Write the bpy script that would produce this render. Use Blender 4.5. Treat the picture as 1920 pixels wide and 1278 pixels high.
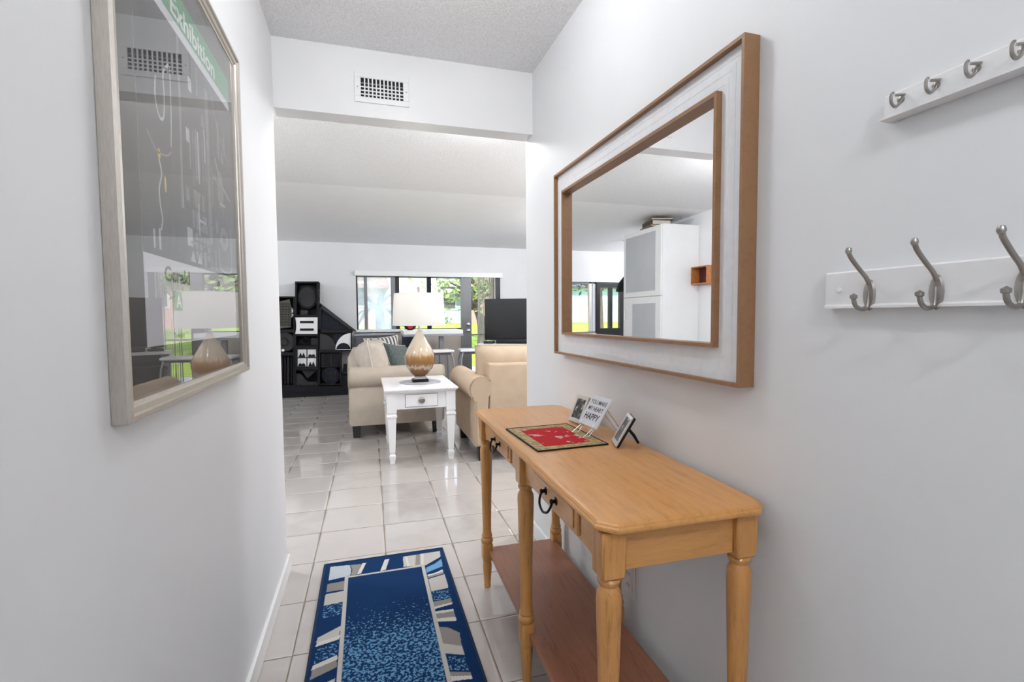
import bpy, bmesh, math, random
from math import radians as R, sin, cos, pi
from mathutils import Vector, Matrix
random.seed(7)
C = bpy.context.scene.collection
S = bpy.context.scene
for o in list(bpy.data.objects): bpy.data.objects.remove(o)

# ------------------------------------------------------------------ camera
cam_d = bpy.data.cameras.new('camera'); cam = bpy.data.objects.new('camera', cam_d); C.objects.link(cam)
S.camera = cam
yaw, pitch, roll = 0.291839, 0.0511383, -0.007128
fw = Vector((sin(yaw)*cos(pitch), cos(yaw)*cos(pitch), -sin(pitch)))
rt = Vector((cos(yaw), -sin(yaw), 0)); up = rt.cross(fw)
r2 = rt*cos(roll) + up*sin(roll); u2 = -rt*sin(roll) + up*cos(roll)
mw = Matrix((r2, u2, -fw)).transposed().to_4x4(); mw.translation = (0, 0, 1.185)
cam.matrix_world = mw
cam_d.sensor_width = 36; cam_d.lens = 909.6/1920*36; cam_d.clip_start = 0.03; cam_d.clip_end = 500

# ------------------------------------------------------------------ world, sun, exposure
S.view_settings.view_transform = 'Standard'; S.view_settings.look = 'None'
S.view_settings.gamma = 1; S.view_settings.use_curve_mapping = False
S.view_settings.exposure = 0.66
W = bpy.data.worlds.new('sky'); S.world = W; W.use_nodes = True
wn = W.node_tree.nodes; wl = W.node_tree.links
bg = wn['Background']; bg.inputs['Strength'].default_value = 1.9
tc = wn.new('ShaderNodeTexCoord'); sx = wn.new('ShaderNodeSeparateXYZ'); cr = wn.new('ShaderNodeValToRGB')
wl.new(tc.outputs['Generated'], sx.inputs[0]); wl.new(sx.outputs['Z'], cr.inputs[0]); wl.new(cr.outputs[0], bg.inputs['Color'])
cr.color_ramp.elements[0].position = 0.0; cr.color_ramp.elements[0].color = (.88, .93, 1, 1)
cr.color_ramp.elements[1].position = 0.7; cr.color_ramp.elements[1].color = (.42, .62, 1, 1)
sun_d = bpy.data.lights.new('sun', 'SUN'); sun_d.energy = 4.5; sun_d.angle = R(1); sun_d.color = (1, .95, .86)
sun = bpy.data.objects.new('sun', sun_d); C.objects.link(sun); sun.location = (0, -5, 12)
sun.rotation_euler = Vector((.45, .75, -.75)).to_track_quat('-Z', 'Y').to_euler()

HALL_W, DOOR_W, NEAR_W, LIV_W, LAN_W = 9, 25, 15, 68, 56     # lamp powers: hall lamp first, then the added fill lights

# ------------------------------------------------------------------ materials
def nodes(name):
    m = bpy.data.materials.new(name); m.use_nodes = True
    return m, m.node_tree.nodes, m.node_tree.links, m.node_tree.nodes['Principled BSDF']
def coords(N, L, scale=(1, 1, 1), kind='Object'):
    t = N.new('ShaderNodeTexCoord'); mp = N.new('ShaderNodeMapping'); mp.inputs['Scale'].default_value = scale
    L.new(t.outputs[kind], mp.inputs[0]); return mp.outputs[0]
def noise(N, L, vec, scale, detail=3, rough=.5):
    n = N.new('ShaderNodeTexNoise'); n.inputs['Scale'].default_value = scale
    n.inputs['Detail'].default_value = detail; n.inputs['Roughness'].default_value = rough
    L.new(vec, n.inputs['Vector']); return n.outputs['Fac']
def ramp(N, L, fac, stops):
    r = N.new('ShaderNodeValToRGB'); L.new(fac, r.inputs[0])
    e = r.color_ramp.elements
    while len(e) < len(stops): e.new(.5)
    for k, (p, c) in zip(e, stops): k.position = p; k.color = (*c, 1)
    return r.outputs[0]
def bump(N, L, h, b, strength, dist=.002):
    u = N.new('ShaderNodeBump'); u.inputs['Strength'].default_value = strength; u.inputs['Distance'].default_value = dist
    L.new(h, u.inputs['Height']); L.new(u.outputs[0], b.inputs['Normal'])
def M(name, col, rough=.5, metal=0, var=.06, vs=6, bmp=0, bs=60, stretch=(1, 1, 1), coat=0, dist=.002, emit=None):
    m, N, L, b = nodes(name)
    v = coords(N, L, stretch)
    n = noise(N, L, v, vs)
    lo = tuple(max(0, c*(1-var)) for c in col); hi = tuple(min(1, c*(1+var)) for c in col)
    L.new(ramp(N, L, n, [(.3, lo), (.7, hi)]), b.inputs['Base Color'])
    b.inputs['Roughness'].default_value = rough; b.inputs['Metallic'].default_value = metal
    if coat: b.inputs['Coat Weight'].default_value = coat; b.inputs['Coat Roughness'].default_value = .08
    if bmp: bump(N, L, noise(N, L, v, bs, 2), b, bmp, dist)
    if emit: b.inputs['Emission Color'].default_value = (*emit[0], 1); b.inputs['Emission Strength'].default_value = emit[1]
    return m
def wood(name, base, dark, stretch, rough=.35, scale=5, coat=.25, bands=0.6):
    m, N, L, b = nodes(name)
    v = coords(N, L, stretch)
    n1 = noise(N, L, v, scale, 6, .6); n2 = noise(N, L, v, scale*4, 3, .6)
    mx = N.new('ShaderNodeMath'); mx.operation = 'MULTIPLY_ADD'; L.new(n2, mx.inputs[0]); mx.inputs[1].default_value = .35; L.new(n1, mx.inputs[2])
    L.new(ramp(N, L, mx.outputs[0], [(.45, dark), (.62, base), (.9, tuple(min(1, c*1.1) for c in base))]), b.inputs['Base Color'])
    b.inputs['Roughness'].default_value = rough; b.inputs['Coat Weight'].default_value = coat; b.inputs['Coat Roughness'].default_value = .15
    bump(N, L, n2, b, .08, .001)
    return m
def thin_glass(name, ior=1.6, tint=(1, 1, 1), haze=0):
    m, N, L, b = nodes(name); N.remove(b); out = N['Material Output']
    t = N.new('ShaderNodeBsdfTransparent'); t.inputs[0].default_value = (*tint, 1)
    g = N.new('ShaderNodeBsdfGlossy'); g.inputs['Roughness'].default_value = 0.0
    lw = N.new('ShaderNodeLayerWeight'); lw.inputs[0].default_value = .5
    pw = N.new('ShaderNodeMath'); pw.operation = 'POWER'; L.new(lw.outputs['Facing'], pw.inputs[0]); pw.inputs[1].default_value = 5
    r0 = ((ior-1)/(ior+1))**2
    f = N.new('ShaderNodeMath'); f.operation = 'MULTIPLY_ADD'; L.new(pw.outputs[0], f.inputs[0]); f.inputs[1].default_value = 1-r0; f.inputs[2].default_value = r0
    mx = N.new('ShaderNodeMixShader'); L.new(f.outputs[0], mx.inputs[0]); L.new(t.outputs[0], mx.inputs[1]); L.new(g.outputs[0], mx.inputs[2])
    last = mx.outputs[0]
    if haze:
        d = N.new('ShaderNodeBsdfTranslucent'); d.inputs[0].default_value = (.88, .865, .86, 1)
        n = noise(N, L, coords(N, L), 3.0, 3); rr = N.new('ShaderNodeMapRange'); L.new(n, rr.inputs[0])
        rr.inputs['From Min'].default_value = .3; rr.inputs['From Max'].default_value = .7
        rr.inputs['To Min'].default_value = haze*.55; rr.inputs['To Max'].default_value = min(1, haze*1.3)
        m2 = N.new('ShaderNodeMixShader'); L.new(rr.outputs[0], m2.inputs[0]); L.new(last, m2.inputs[1]); L.new(d.outputs[0], m2.inputs[2]); last = m2.outputs[0]
    L.new(last, out.inputs[0]); return m

MW = M('wall_paint', (.78, .787, .80), .55, var=.012, vs=3, bmp=.05, bs=220, dist=.0008)
MWL = M('trim_paint', (.86, .865, .87), .35, var=.01)
def popcorn():
    m, N, L, b = nodes('popcorn_ceiling')
    v = coords(N, L); n = noise(N, L, v, 120, 3, .65)
    L.new(ramp(N, L, n, [(.32, (.74, .74, .745)), (.62, (.90, .90, .905))]), b.inputs['Base Color'])
    b.inputs['Roughness'].default_value = .8; bump(N, L, n, b, .65, .0065); return m
MC = popcorn()
MCS = M('smooth_ceiling', (.93, .93, .935), .6, var=.01)
MGROUT = M('grout', (.27, .215, .165), .85, var=.15, vs=20)
def tile_mat():
    m, N, L, b = nodes('glazed_tile')
    oi = N.new('ShaderNodeObjectInfo'); v = coords(N, L)
    n = noise(N, L, v, 7, 4)
    ad = N.new('ShaderNodeMath'); ad.operation = 'MULTIPLY_ADD'; L.new(oi.outputs['Random'], ad.inputs[0]); ad.inputs[1].default_value = .45; L.new(n, ad.inputs[2])
    L.new(ramp(N, L, ad.outputs[0], [(.35, (.46, .425, .40)), (.75, (.54, .505, .48)), (1, (.56, .515, .49))]), b.inputs['Base Color'])
    b.inputs['Roughness'].default_value = .10; b.inputs['Specular IOR Level'].default_value = .6
    b.inputs['Coat Weight'].default_value = .4; b.inputs['Coat Roughness'].default_value = .04
    bump(N, L, noise(N, L, v, 9, 2), b, .03, .004); return m
MT = tile_mat()
MPINE = wood('honey_wood', (.60, .29, .088), (.50, .225, .062), (14, 1.2, 14), .34)
MPINEV = wood('honey_wood_leg', (.58, .28, .082), (.40, .17, .045), (14, 14, 1.3), .3)
MPINEX = wood('honey_wood_end', (.60, .295, .092), (.51, .235, .068), (1.3, 14, 14), .34)
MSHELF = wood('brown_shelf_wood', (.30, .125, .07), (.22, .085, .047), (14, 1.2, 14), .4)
MFRW = wood('walnut_edge', (.285, .145, .065), (.25, .122, .053), (12, 12, 12), .45, coat=.1)
MWASH = None
def wash():
    m, N, L, b = nodes('whitewashed_board')
    v = coords(N, L, (1, 1, 1)); n = noise(N, L, v, 40, 4)
    L.new(ramp(N, L, n, [(.3, (.76, .765, .785)), (.6, (.80, .805, .825))]), b.inputs['Base Color']); b.inputs['Roughness'].default_value = .6
    bump(N, L, n, b, .2, .001); return m
MWASH = wash()
MMIRR = M('mirror_silver', (.93, .935, .94), .0, 1, var=0)
MSILV = M('champagne_frame', (.50, .465, .42), .38, .75, var=.08, vs=30, stretch=(20, 20, 2))
MNICK = M('brushed_nickel', (.36, .34, .32), .33, 1, var=.1, vs=40)
MIRON = M('dark_iron', (.02, .016, .015), .4, .8, var=.1)
MBLK = M('black_paint', (.006, .006, .007), .5, var=.2)
MCHAR = M('charcoal_paint', (.010, .010, .013), .55, var=.2, vs=12)
MNAVY = M('navy_black_paint', (.006, .010, .022), .5, var=.2)
MGRYP = M('dark_grey_paint', (.040, .039, .043), .6, var=.15)
for _m in (MBLK, MCHAR, MNAVY, MGRYP): _m.node_tree.nodes['Principled BSDF'].inputs['Specular IOR Level'].default_value = .25
MOLIV = M('grey_weave', (.13, .125, .105), .8, var=.3, vs=60)
MWHT = M('white_paint', (.83, .83, .835), .35, var=.015)
MTBL = M('white_lacquer', (.86, .86, .87), .25, var=.015, coat=.2)
MBEIGE = M('beige_upholstery', (.47, .405, .335), .85, var=.07, vs=9, bmp=.25, bs=420, dist=.001)
MTAN = M('tan_upholstery', (.52, .40, .285), .85, var=.07, vs=9, bmp=.25, bs=420, dist=.001)
MPIP = M('cream_piping', (.74, .70, .64), .8, var=.05)
MLIN = M('linen_cushion', (.55, .49, .42), .9, var=.08, vs=14, bmp=.3, bs=380, dist=.001)
MGREEN = M('grey_green_weave', (.10, .125, .12), .9, var=.4, vs=70, bmp=.4, bs=300)
MLEGB = M('espresso_leg', (.012, .010, .010), .35, var=.1)
MCHROME = M('chrome', (.62, .63, .66), .15, 1, var=.02)
MGMET = M('grey_metal', (.30, .32, .35), .4, .5, var=.05)
MSLATE = M('slate_panel', (.085, .092, .105), .6, var=.1)
MNVFAB = M('navy_panel', (.012, .02, .035), .5, var=.1)
MTVS = M('tv_screen', (.012, .013, .014), .18, var=.02)
MTVB = M('tv_plastic', (.01, .01, .011), .4, var=.05)
MGREY = M('grey_aluminium', (.22, .225, .235), .45, .3, var=.03)
MDKF = M('dark_bronze_frame', (.02, .021, .024), .4, .4, var=.05)
MBLIND = M('vertical_blind_vinyl', (.66, .63, .58), .6, var=.03)
MGLASS = thin_glass('window_glass', 1.45)
MHAZE = thin_glass('hazy_screen_glass', 1.45, haze=.48)
MPGLASS = thin_glass('picture_glass', 1.52)
MFROST = M('frosted_glass', (.50, .515, .54), .35, var=.04, vs=3)
MBOXW = wood('orange_wood', (.45, .17, .045), (.30, .10, .025), (8, 8, 8), .4)
MDARKBOX = M('box_inner_red', (.09, .015, .01), .5)
MBOOKB = M('brown_leather', (.16, .085, .035), .5, var=.2)
MPAGES = M('book_pages', (.68, .66, .62), .8, var=.05, vs=60, stretch=(1, 1, 20))
MSPINE = M('dark_spine', (.02, .018, .018), .4)
MMAT = M('grey_mat_board', (.085, .08, .075), .7, var=.05)
MPAPER = M('poster_paper', (.68, .68, .72), .6, var=.01)
MPGRN = M('poster_green', (.045, .30, .12), .55, var=.03)
MTXTW = M('print_white', (.80, .82, .80), .6, var=.01)
MTXTG = M('print_grey_green', (.07, .115, .075), .6, var=.02)
def photo():
    m, N, L, b = nodes('poster_photo_print')
    v = coords(N, L, (1, 9, 1.6)); n = noise(N, L, v, 6, 5, .65)
    L.new(ramp(N, L, n, [(.35, (.022, .021, .023)), (.55, (.045, .044, .048)), (.75, (.10, .10, .11))]), b.inputs['Base Color'])
    b.inputs['Roughness'].default_value = .5; return m
MPHOTO = photo()
MP1 = M('print_mid_grey', (.19, .19, .21), .5, var=.2, vs=30)
MP2 = M('print_light_grey', (.50, .50, .54), .5, var=.15, vs=30)
MP3 = M('print_black', (.014, .014, .016), .5, var=.1)
MP4 = M('print_pale', (.55, .55, .58), .5, var=.08)
MYEL = M('print_yellow', (.70, .50, .09), .5, var=.05)
def fabric_shade():
    m, N, L, b = nodes('linen_shade'); out = N['Material Output']
    v = coords(N, L, (1, 1, 1)); n = noise(N, L, v, 160, 2)
    b.inputs['Base Color'].default_value = (.78, .775, .76, 1); b.inputs['Roughness'].default_value = .9
    t = N.new('ShaderNodeBsdfTranslucent'); t.inputs[0].default_value = (.85, .83, .78, 1)
    mx = N.new('ShaderNodeMixShader'); mx.inputs[0].default_value = .32
    L.new(b.outputs[0], mx.inputs[1]); L.new(t.outputs[0], mx.inputs[2]); L.new(mx.outputs[0], out.inputs[0]); bump(N, L, n, b, .1, .001); return m
MSHADE = fabric_shade()
def glaze():
    m, N, L, b = nodes('drip_glaze')
    t = N.new('ShaderNodeTexCoord'); s = N.new('ShaderNodeSeparateXYZ'); L.new(t.outputs['Object'], s.inputs[0])
    mp = N.new('ShaderNodeMapping'); mp.inputs['Scale'].default_value = (26, 26, 1.5); L.new(t.outputs['Object'], mp.inputs[0])
    n = noise(N, L, mp.outputs[0], 1.4, 2)
    a = N.new('ShaderNodeMath'); a.operation = 'MULTIPLY_ADD'; L.new(n, a.inputs[0]); a.inputs[1].default_value = -.09; L.new(s.outputs['Z'], a.inputs[2])
    # dripping boundary: amber glaze below, pale bisque above
    L.new(ramp(N, L, a.outputs[0], [(.0, (.20, .085, .025)), (.02, (.22, .10, .03)), (.03, (.40, .30, .20)), (.045, (.38, .28, .18)), (.06, (.20, .085, .02)), (.13, (.30, .155, .045)), (.155, (.47, .36, .25)), (.30, (.56, .49, .41))]), b.inputs['Base Color'])
    b.inputs['Roughness'].default_value = .12; b.inputs['Coat Weight'].default_value = .6; return m
MGLAZE = glaze()
def strip():
    m, N, L, b = nodes('striped_cloth')
    w = N.new('ShaderNodeTexWave'); w.inputs['Scale'].default_value = 6.5; w.bands_direction = 'X'
    L.new(coords(N, L), w.inputs[0])
    L.new(ramp(N, L, w.outputs['Fac'], [(.45, (.10, .10, .11)), (.55, (.68, .66, .64))]), b.inputs['Base Color']); b.inputs['Roughness'].default_value = .9; return m
MSTRIPE = strip()
MRED = M('red_glass', (.50, .02, .025), .12, var=.2)
def globe():
    m, N, L, b = nodes('frosted_globe'); N.remove(b); out = N['Material Output']
    e = N.new('ShaderNodeEmission'); e.inputs[0].default_value = (1, .98, .95, 1); e.inputs[1].default_value = 1.2
    t = N.new('ShaderNodeBsdfTransparent'); n = noise(N, L, coords(N, L), 30); mr = N.new('ShaderNodeMapRange'); L.new(n, mr.inputs[0]); mr.inputs['To Min'].default_value = .25; mr.inputs['To Max'].default_value = .35
    mx = N.new('ShaderNodeMixShader'); L.new(mr.outputs[0], mx.inputs[0]); L.new(t.outputs[0], mx.inputs[1]); L.new(e.outputs[0], mx.inputs[2]); L.new(mx.outputs[0], out.inputs[0]); return m
MGLOBE = globe()
MBULB = M('lamp_diffuser', (.9, .9, .88), .4, emit=((1, .96, .9), 2.0))
MGRASS = M('lawn_grass', (.36, .46, .04), .9, var=.35, vs=3)
MBLUEH = M('pale_blue_siding', (.42, .60, .72), .7, var=.04)
MPINKH = M('pink_stucco', (.66, .40, .36), .8, var=.06)
MROOF = M('clay_roof', (.30, .16, .12), .8, var=.2, vs=9)
MDROOF = M('grey_roof', (.10, .10, .11), .8, var=.1)
MBARK = M('bark', (.09, .065, .05), .9, var=.3, vs=12)
MLEAF = M('leaf_green', (.20, .30, .05), .6, var=.5, vs=4)
MLEAFD = M('leaf_dark', (.035, .085, .05), .6, var=.5, vs=4)
MPATIO = M('patio_slab', (.50, .46, .41), .8, var=.08)
MBEIW = M('beige_knee_wall', (.48, .43, .38), .7, var=.04)

# ------------------------------------------------------------------ mesh helpers
def BM(): return bmesh.new()
def box(bm, x0, x1, y0, y1, z0, z1):
    v = [bm.verts.new(p) for p in ((x0,y0,z0),(x1,y0,z0),(x1,y1,z0),(x0,y1,z0),(x0,y0,z1),(x1,y0,z1),(x1,y1,z1),(x0,y1,z1))]
    for f in ((0,3,2,1),(4,5,6,7),(0,1,5,4),(1,2,6,5),(2,3,7,6),(3,0,4,7)): bm.faces.new([v[i] for i in f])
    return bm
def bev(bm, w, seg=2):
    bmesh.ops.bevel(bm, geom=list(bm.edges), offset=w, segments=seg, affect='EDGES', profile=.5, clamp_overlap=True); return bm
def bx(x0, x1, y0, y1, z0, z1, b=0, seg=2):
    bm = box(BM(), x0, x1, y0, y1, z0, z1)
    return bev(bm, b, seg) if b else bm
def prism(bm, pts, axis, a, b):
    def P(p, t): return {'x': (t, p[0], p[1]), 'y': (p[0], t, p[1]), 'z': (p[0], p[1], t)}[axis]
    A = [bm.verts.new(P(p, a)) for p in pts]; B = [bm.verts.new(P(p, b)) for p in pts]
    bm.faces.new(A); bm.faces.new(B[::-1]); n = len(pts)
    for i in range(n): bm.faces.new((A[i], A[(i+1) % n], B[(i+1) % n], B[i]))
    return bm
def lathe(bm, prof, n=28, c=(0, 0)):
    rings = []
    for r, z in prof:
        rings.append([bm.verts.new((c[0]+r*cos(2*pi*k/n), c[1]+r*sin(2*pi*k/n), z)) for k in range(n)])
    for a, b in zip(rings, rings[1:]):
        for k in range(n): bm.faces.new((a[k], a[(k+1) % n], b[(k+1) % n], b[k]))
    if prof[0][0] > 1e-4: bm.faces.new(rings[0][::-1])
    if prof[-1][0] > 1e-4: bm.faces.new(rings[-1])
    return bm
def tube(bm, path, r, n=8):
    P = [Vector(p) for p in path]; rings = []
    rs = r if isinstance(r, (list, tuple)) else [r]*len(P)
    ref = None
    for i, p in enumerate(P):
        d = (P[min(i+1, len(P)-1)] - P[max(i-1, 0)]).normalized()
        if ref is None: ref = Vector((0, 0, 1)) if abs(d.z) < .9 else Vector((1, 0, 0))
        a = d.cross(ref).normalized(); b = a.cross(d).normalized(); ref = b
        rings.append([bm.verts.new(p + (a*cos(2*pi*k/n) + b*sin(2*pi*k/n))*rs[i]) for k in range(n)])
    for a, b in zip(rings, rings[1:]):
        for k in range(n): bm.faces.new((a[k], a[(k+1) % n], b[(k+1) % n], b[k]))
    bm.faces.new(rings[0][::-1]); bm.faces.new(rings[-1]); return bm
def curve(pts, k=6):
    P = [Vector(p) for p in pts]; out = []
    for i in range(len(P)-1):
        p0, p1, p2, p3 = P[max(i-1, 0)], P[i], P[i+1], P[min(i+2, len(P)-1)]
        for j in range(k):
            t = j/k
            out.append(.5*((2*p1) + (p2-p0)*t + (2*p0-5*p1+4*p2-p3)*t*t + (3*p1-p0-3*p2+p3)*t**3))
    out.append(P[-1]); return out
def pillow(bm, w, h, t, n=14, pinch=.10):
    """knife-edge cushion in the local xz plane, thickness along y, standing on z=0"""
    def pos(i, j, s):
        u = -1+2*i/n; v = -1+2*j/n
        f = (max(0, 1-u**4)**.6)*(max(0, 1-v**4)**.6)
        return (w/2*u*(1-pinch*(1-v*v)*abs(u)*.6), s*t/2*f, h/2+h/2*v*(1-pinch*(1-u*u)*abs(v)*.6))
    g = {}
    for s in (1, -1):
        for i in range(n+1):
            for j in range(n+1):
                if s == -1 and (i in (0, n) or j in (0, n)): g[s, i, j] = g[1, i, j]
                else: g[s, i, j] = bm.verts.new(pos(i, j, s))
    for s in (1, -1):
        for i in range(n):
            for j in range(n):
                q = [g[s, i, j], g[s, i+1, j], g[s, i+1, j+1], g[s, i, j+1]]
                bm.faces.new(q if s == -1 else q[::-1])
    edge = [pos(i, 0, 1) for i in range(n+1)] + [pos(n, j, 1) for j in range(1, n+1)] + [pos(i, n, 1) for i in range(n-1, -1, -1)] + [pos(0, j, 1) for j in range(n-1, -1, -1)]
    return bm, edge
def O(name, bm, mat, parent=None, loc=None, rot=None, smooth=False, ang=38):
    bmesh.ops.recalc_face_normals(bm, faces=list(bm.faces))
    me = bpy.data.meshes.new(name); bm.to_mesh(me); bm.free()
    for mm in (mat if isinstance(mat, (list, tuple)) else [mat]): me.materials.append(mm)
    if smooth:
        for p in me.polygons: p.use_smooth = True
        me.set_sharp_from_angle(angle=R(ang))
    o = bpy.data.objects.new(name, me); C.objects.link(o)
    if parent: o.parent = parent
    if loc: o.location = loc
    if rot: o.rotation_euler = rot
    return o
def tag(o, label, cat, group=None):
    o['label'] = label; o['category'] = cat
    if group: o['group'] = group
    return o
def thing(name, label, cat, loc=(0, 0, 0), rot=(0, 0, 0), group=None):
    o = bpy.data.objects.new(name, None); C.objects.link(o); o.location = loc; o.rotation_euler = rot; o.empty_display_size = .1
    return tag(o, label, cat, group)
def struct(name, bm, mat, parent=None, **k):
    o = O(name, bm, mat, parent, **k); o['kind'] = 'structure'; return o
def clone(o, parent=None):
    c = o.copy(); C.objects.link(c); c.parent = parent
    for ch in o.children: clone(ch, c)
    return c
def text(name, body, size, mat, parent, mtx, extrude=.0002, bold=0, sx=1, align='LEFT'):
    cu = bpy.data.curves.new('t', 'FONT'); cu.body = body; cu.size = size; cu.extrude = extrude; cu.offset = bold; cu.align_x = align; cu.resolution_u = 3
    t = bpy.data.objects.new('t', cu); C.objects.link(t)
    dg = bpy.context.evaluated_depsgraph_get(); me = bpy.data.meshes.new_from_object(t.evaluated_get(dg))
    bpy.data.objects.remove(t)
    me.transform(Matrix.Diagonal((sx, 1, 1, 1))); me.transform(mtx); me.materials.clear(); me.materials.append(mat)
    o = bpy.data.objects.new(name, me); C.objects.link(o); o.parent = parent; return o

# ================================================================== ROOM SHELL
XL, XR, ZC = -.377, .85, 2.435
YF = 8.15                                    # far wall, room side
# floor: grout bed with every tile laid on it
fl = struct('floor', bx(-4.62, 3.62, -1.72, 8.15, -.12, -.004), MGROUT)
P = .338; G = .0023
def tile_mesh():
    bm = BM(); h = P/2-G; prof = ((h, -.012), (h, -.0022), (h-.002, -.0009), (h-.005, -.0003), (h-.010, 0))
    rings = []
    for a, z in prof: rings.append([bm.verts.new(p) for p in ((-a, -a, z), (a, -a, z), (a, a, z), (-a, a, z))])
    for a, b in zip(rings, rings[1:]):
        for k in range(4): bm.faces.new((a[k], a[(k+1) % 4], b[(k+1) % 4], b[k]))
    bm.faces.new(rings[-1]); return bm
t0 = O('tile', tile_mesh(), MT, fl, smooth=True, ang=50)
for p_ in t0.data.polygons:
    if p_.area > .05: p_.use_smooth = False
rest = BM(); ta = -R(.47); first = True
for i in range(-14, 11):
    for j in range(-13, 18):
        lx, ly = (i+.5)*P, (j+.5)*P
        x = .070 + lx*cos(ta) - ly*sin(ta); y = 2.475 + lx*sin(ta) + ly*cos(ta)
        if not (-4.4 < x < 3.4 and -1.5 < y < 8.0): continue
        hall = y < 2.6
        if hall and not (XL-.12 < x < XR+.12): continue
        see = (y > 1.2 and hall) or (not hall and -.26*y < x < .44*y+.1)
        if see:
            o = t0 if first else t0.copy()
            if not first: C.objects.link(o)
            first = False; o.location = (x, y, 0); o.rotation_euler = (0, 0, ta + random.choice((0, 1, 2, 3))*pi/2)
        else:
            a = P/2-G
            v = [rest.verts.new((x+dx, y+dy, 0)) for dx, dy in ((-a, -a), (a, -a), (a, a), (-a, a))]; rest.faces.new(v)
ro = O('tile_field', rest, MT, fl); ro['kind'] = 'stuff'

struct('wall_left', bx(XL-.12, XL, -1.72, 2.43, 0, ZC), MW)
struct('wall_right', bx(XR, XR+.12, -1.72, 2.545, 0, ZC), MW)
struct('wall_entry', bx(XL-.12, XR+.12, -1.84, -1.72, 0, ZC), MW)
struct('wall_living_front_left', bx(-2.42, XL-.12, 2.31, 2.43, 0, ZC), MW)
struct('wall_living_front_right', bx(XR+.12, 3.62, 2.425, 2.545, 0, ZC), MW)
struct('wall_living_left', bx(-2.42, -2.30, 2.43, 6.12, 0, ZC), MW)
struct('wall_lanai_front', bx(-4.62, -2.42, 6.0, 6.12, 0, 2.39), MW)
struct('wall_lanai_left', bx(-4.62, -4.5, 6.12, 8.3, 0, ZC), MW)
struct('wall_living_right', bx(3.5, 3.62, 2.545, 8.3, 0, ZC), MW)
hd = struct('wall_header', bx(XL, XR, 2.43, 2.535, 2.125, ZC), MWL)
struct('ceiling_hall', bx(XL-.12, XR+.12, -1.84, 2.545, ZC, ZC+.1), MC)
struct('ceiling_living', bx(-4.62, 3.62, 2.545, 4.945, ZC, ZC+.12), MC)
struct('ceiling_living_edge_left', bx(-2.42, XL-.12, 2.31, 2.545, ZC, ZC+.12), MC)
struct('ceiling_living_edge_right', bx(XR+.12, 3.62, 2.42, 2.545, ZC, ZC+.12), MC)
sl = BM(); prism(sl, [(4.945, ZC), (8.3, 2.356), (8.3, 2.6), (4.945, 2.6)], 'x', -4.62, 3.62)
struct('ceiling_lanai', sl, MCS)
# far wall with its openings (z < 2.36)
def wallpiece(name, x0, x1, z0, z1, m=MW): return struct(name, bx(x0, x1, YF, YF+.15, z0, z1), m)
wallpiece('wall_far', -1.70, -.14, 0, 2.40)
wallpiece('wall_far_lintel', -.14, 2.24, 1.86, 2.40)
wallpiece('wall_far_knee', -.14, 1.56, 0, .955, MBEIW)
wallpiece('wall_far_side', 2.24, 3.62, 0, 2.40)
wallpiece('wall_far_lintel_two', -3.0, -1.70, 1.80, 2.40)
wallpiece('wall_far_knee_two', -2.42, -1.70, 0, .86)
wallpiece('wall_far_end', -4.62, -3.0, 0, 2.40)
# baseboards
def baseboard(name, pts_face, x0, x1, y0, y1):
    bm = box(BM(), x0, x1, y0, y1, 0, .082); struct(name, bev(bm, .004, 1), MWL)
baseboard('baseboard_left', None, XL, XL+.014, -1.70, 2.43)
baseboard('baseboard_right', None, XR-.014, XR, -1.70, 2.545)
baseboard('baseboard_far', None, -1.70, -.14, YF-.014, YF)
# entry door behind the viewpoint
d1 = struct('door_1', bx(-.22, .70, -1.72, -1.685, 0, 2.04), MWL)
for z0, z1 in ((.2, .95), (1.1, 1.9)):
    for x0, x1 in ((-.12, .19), (.29, .60)): O('door_panel', bx(x0, x1, -1.687, -1.675, z0, z1, .006), MWL, d1)
kb = BM(); lathe(kb, [(0, 0), (.024, .002), (.024, .006), (.012, .01), (.012, .03), (.026, .04), (.026, .055), (0, .06)]); O('door_knob', kb, MNICK, d1, (.64, -1.685, 1.0), (-pi/2, 0, 0), True)

# ------------------------------------------------------------------ windows in the far wall
w1 = struct('window_1', bx(-.14, .43, YF+.03, YF+.09, .955, .985), MGREY)
for x0, x1, z0, z1, m in ((-.14, -.118, .985, 1.86, MDKF), (-.02, .03, .985, 1.86, MGREY), (.40, .47, .955, 1.86, MGREY), (.47, .535, .955, 1.86, MDKF), (-.118, .40, 1.83, 1.86, MGREY)):
    O('window_frame', bx(x0, x1, YF+.03, YF+.10, z0, z1, .004), m, w1)
O('pane', bx(-.118, .40, YF+.06, YF+.064, .985, 1.83), MHAZE, w1)
O('window_sill', bx(-.16, .60, YF-.06, YF+.03, .945, .985, .006), MWL, w1)
w2 = struct('window_2', bx(.535, 1.55, YF+.03, YF+.09, .955, .99), MDKF)
for x0, x1, z0, z1 in ((.985, 1.055, .0, 1.86), (.535, 1.55, 1.83, 1.86)): O('window_frame', bx(x0, x1, YF+.025, YF+.10, z0 if z0 else .955, z1, .004), MNAVY if z1-z0 > 1 else MGREY, w2)
for x0, x1 in ((.535, .985), (1.055, 1.55)): O('pane', bx(x0, x1, YF+.06, YF+.064, .99, 1.83), MGLASS, w2)
d2 = struct('door_2', bx(1.55, 1.725, YF-.02, YF+.06, 0, 1.86, .004), MGREY)
O('door_rail', bx(1.725, 2.13, YF+.0, YF+.06, 0, .12, .004), MGREY, d2)
O('pane', bx(1.725, 2.13, YF+.03, YF+.034, .12, 1.86), MGLASS, d2)
O('door_jamb', bx(2.13, 2.24, YF-.01, YF+.08, 0, 1.86, .004), MDKF, d2)
O('push_bar', bx(1.72, 2.13, YF-.02, YF+.02, .86, .885, .004), MGREY, d2)
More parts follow.
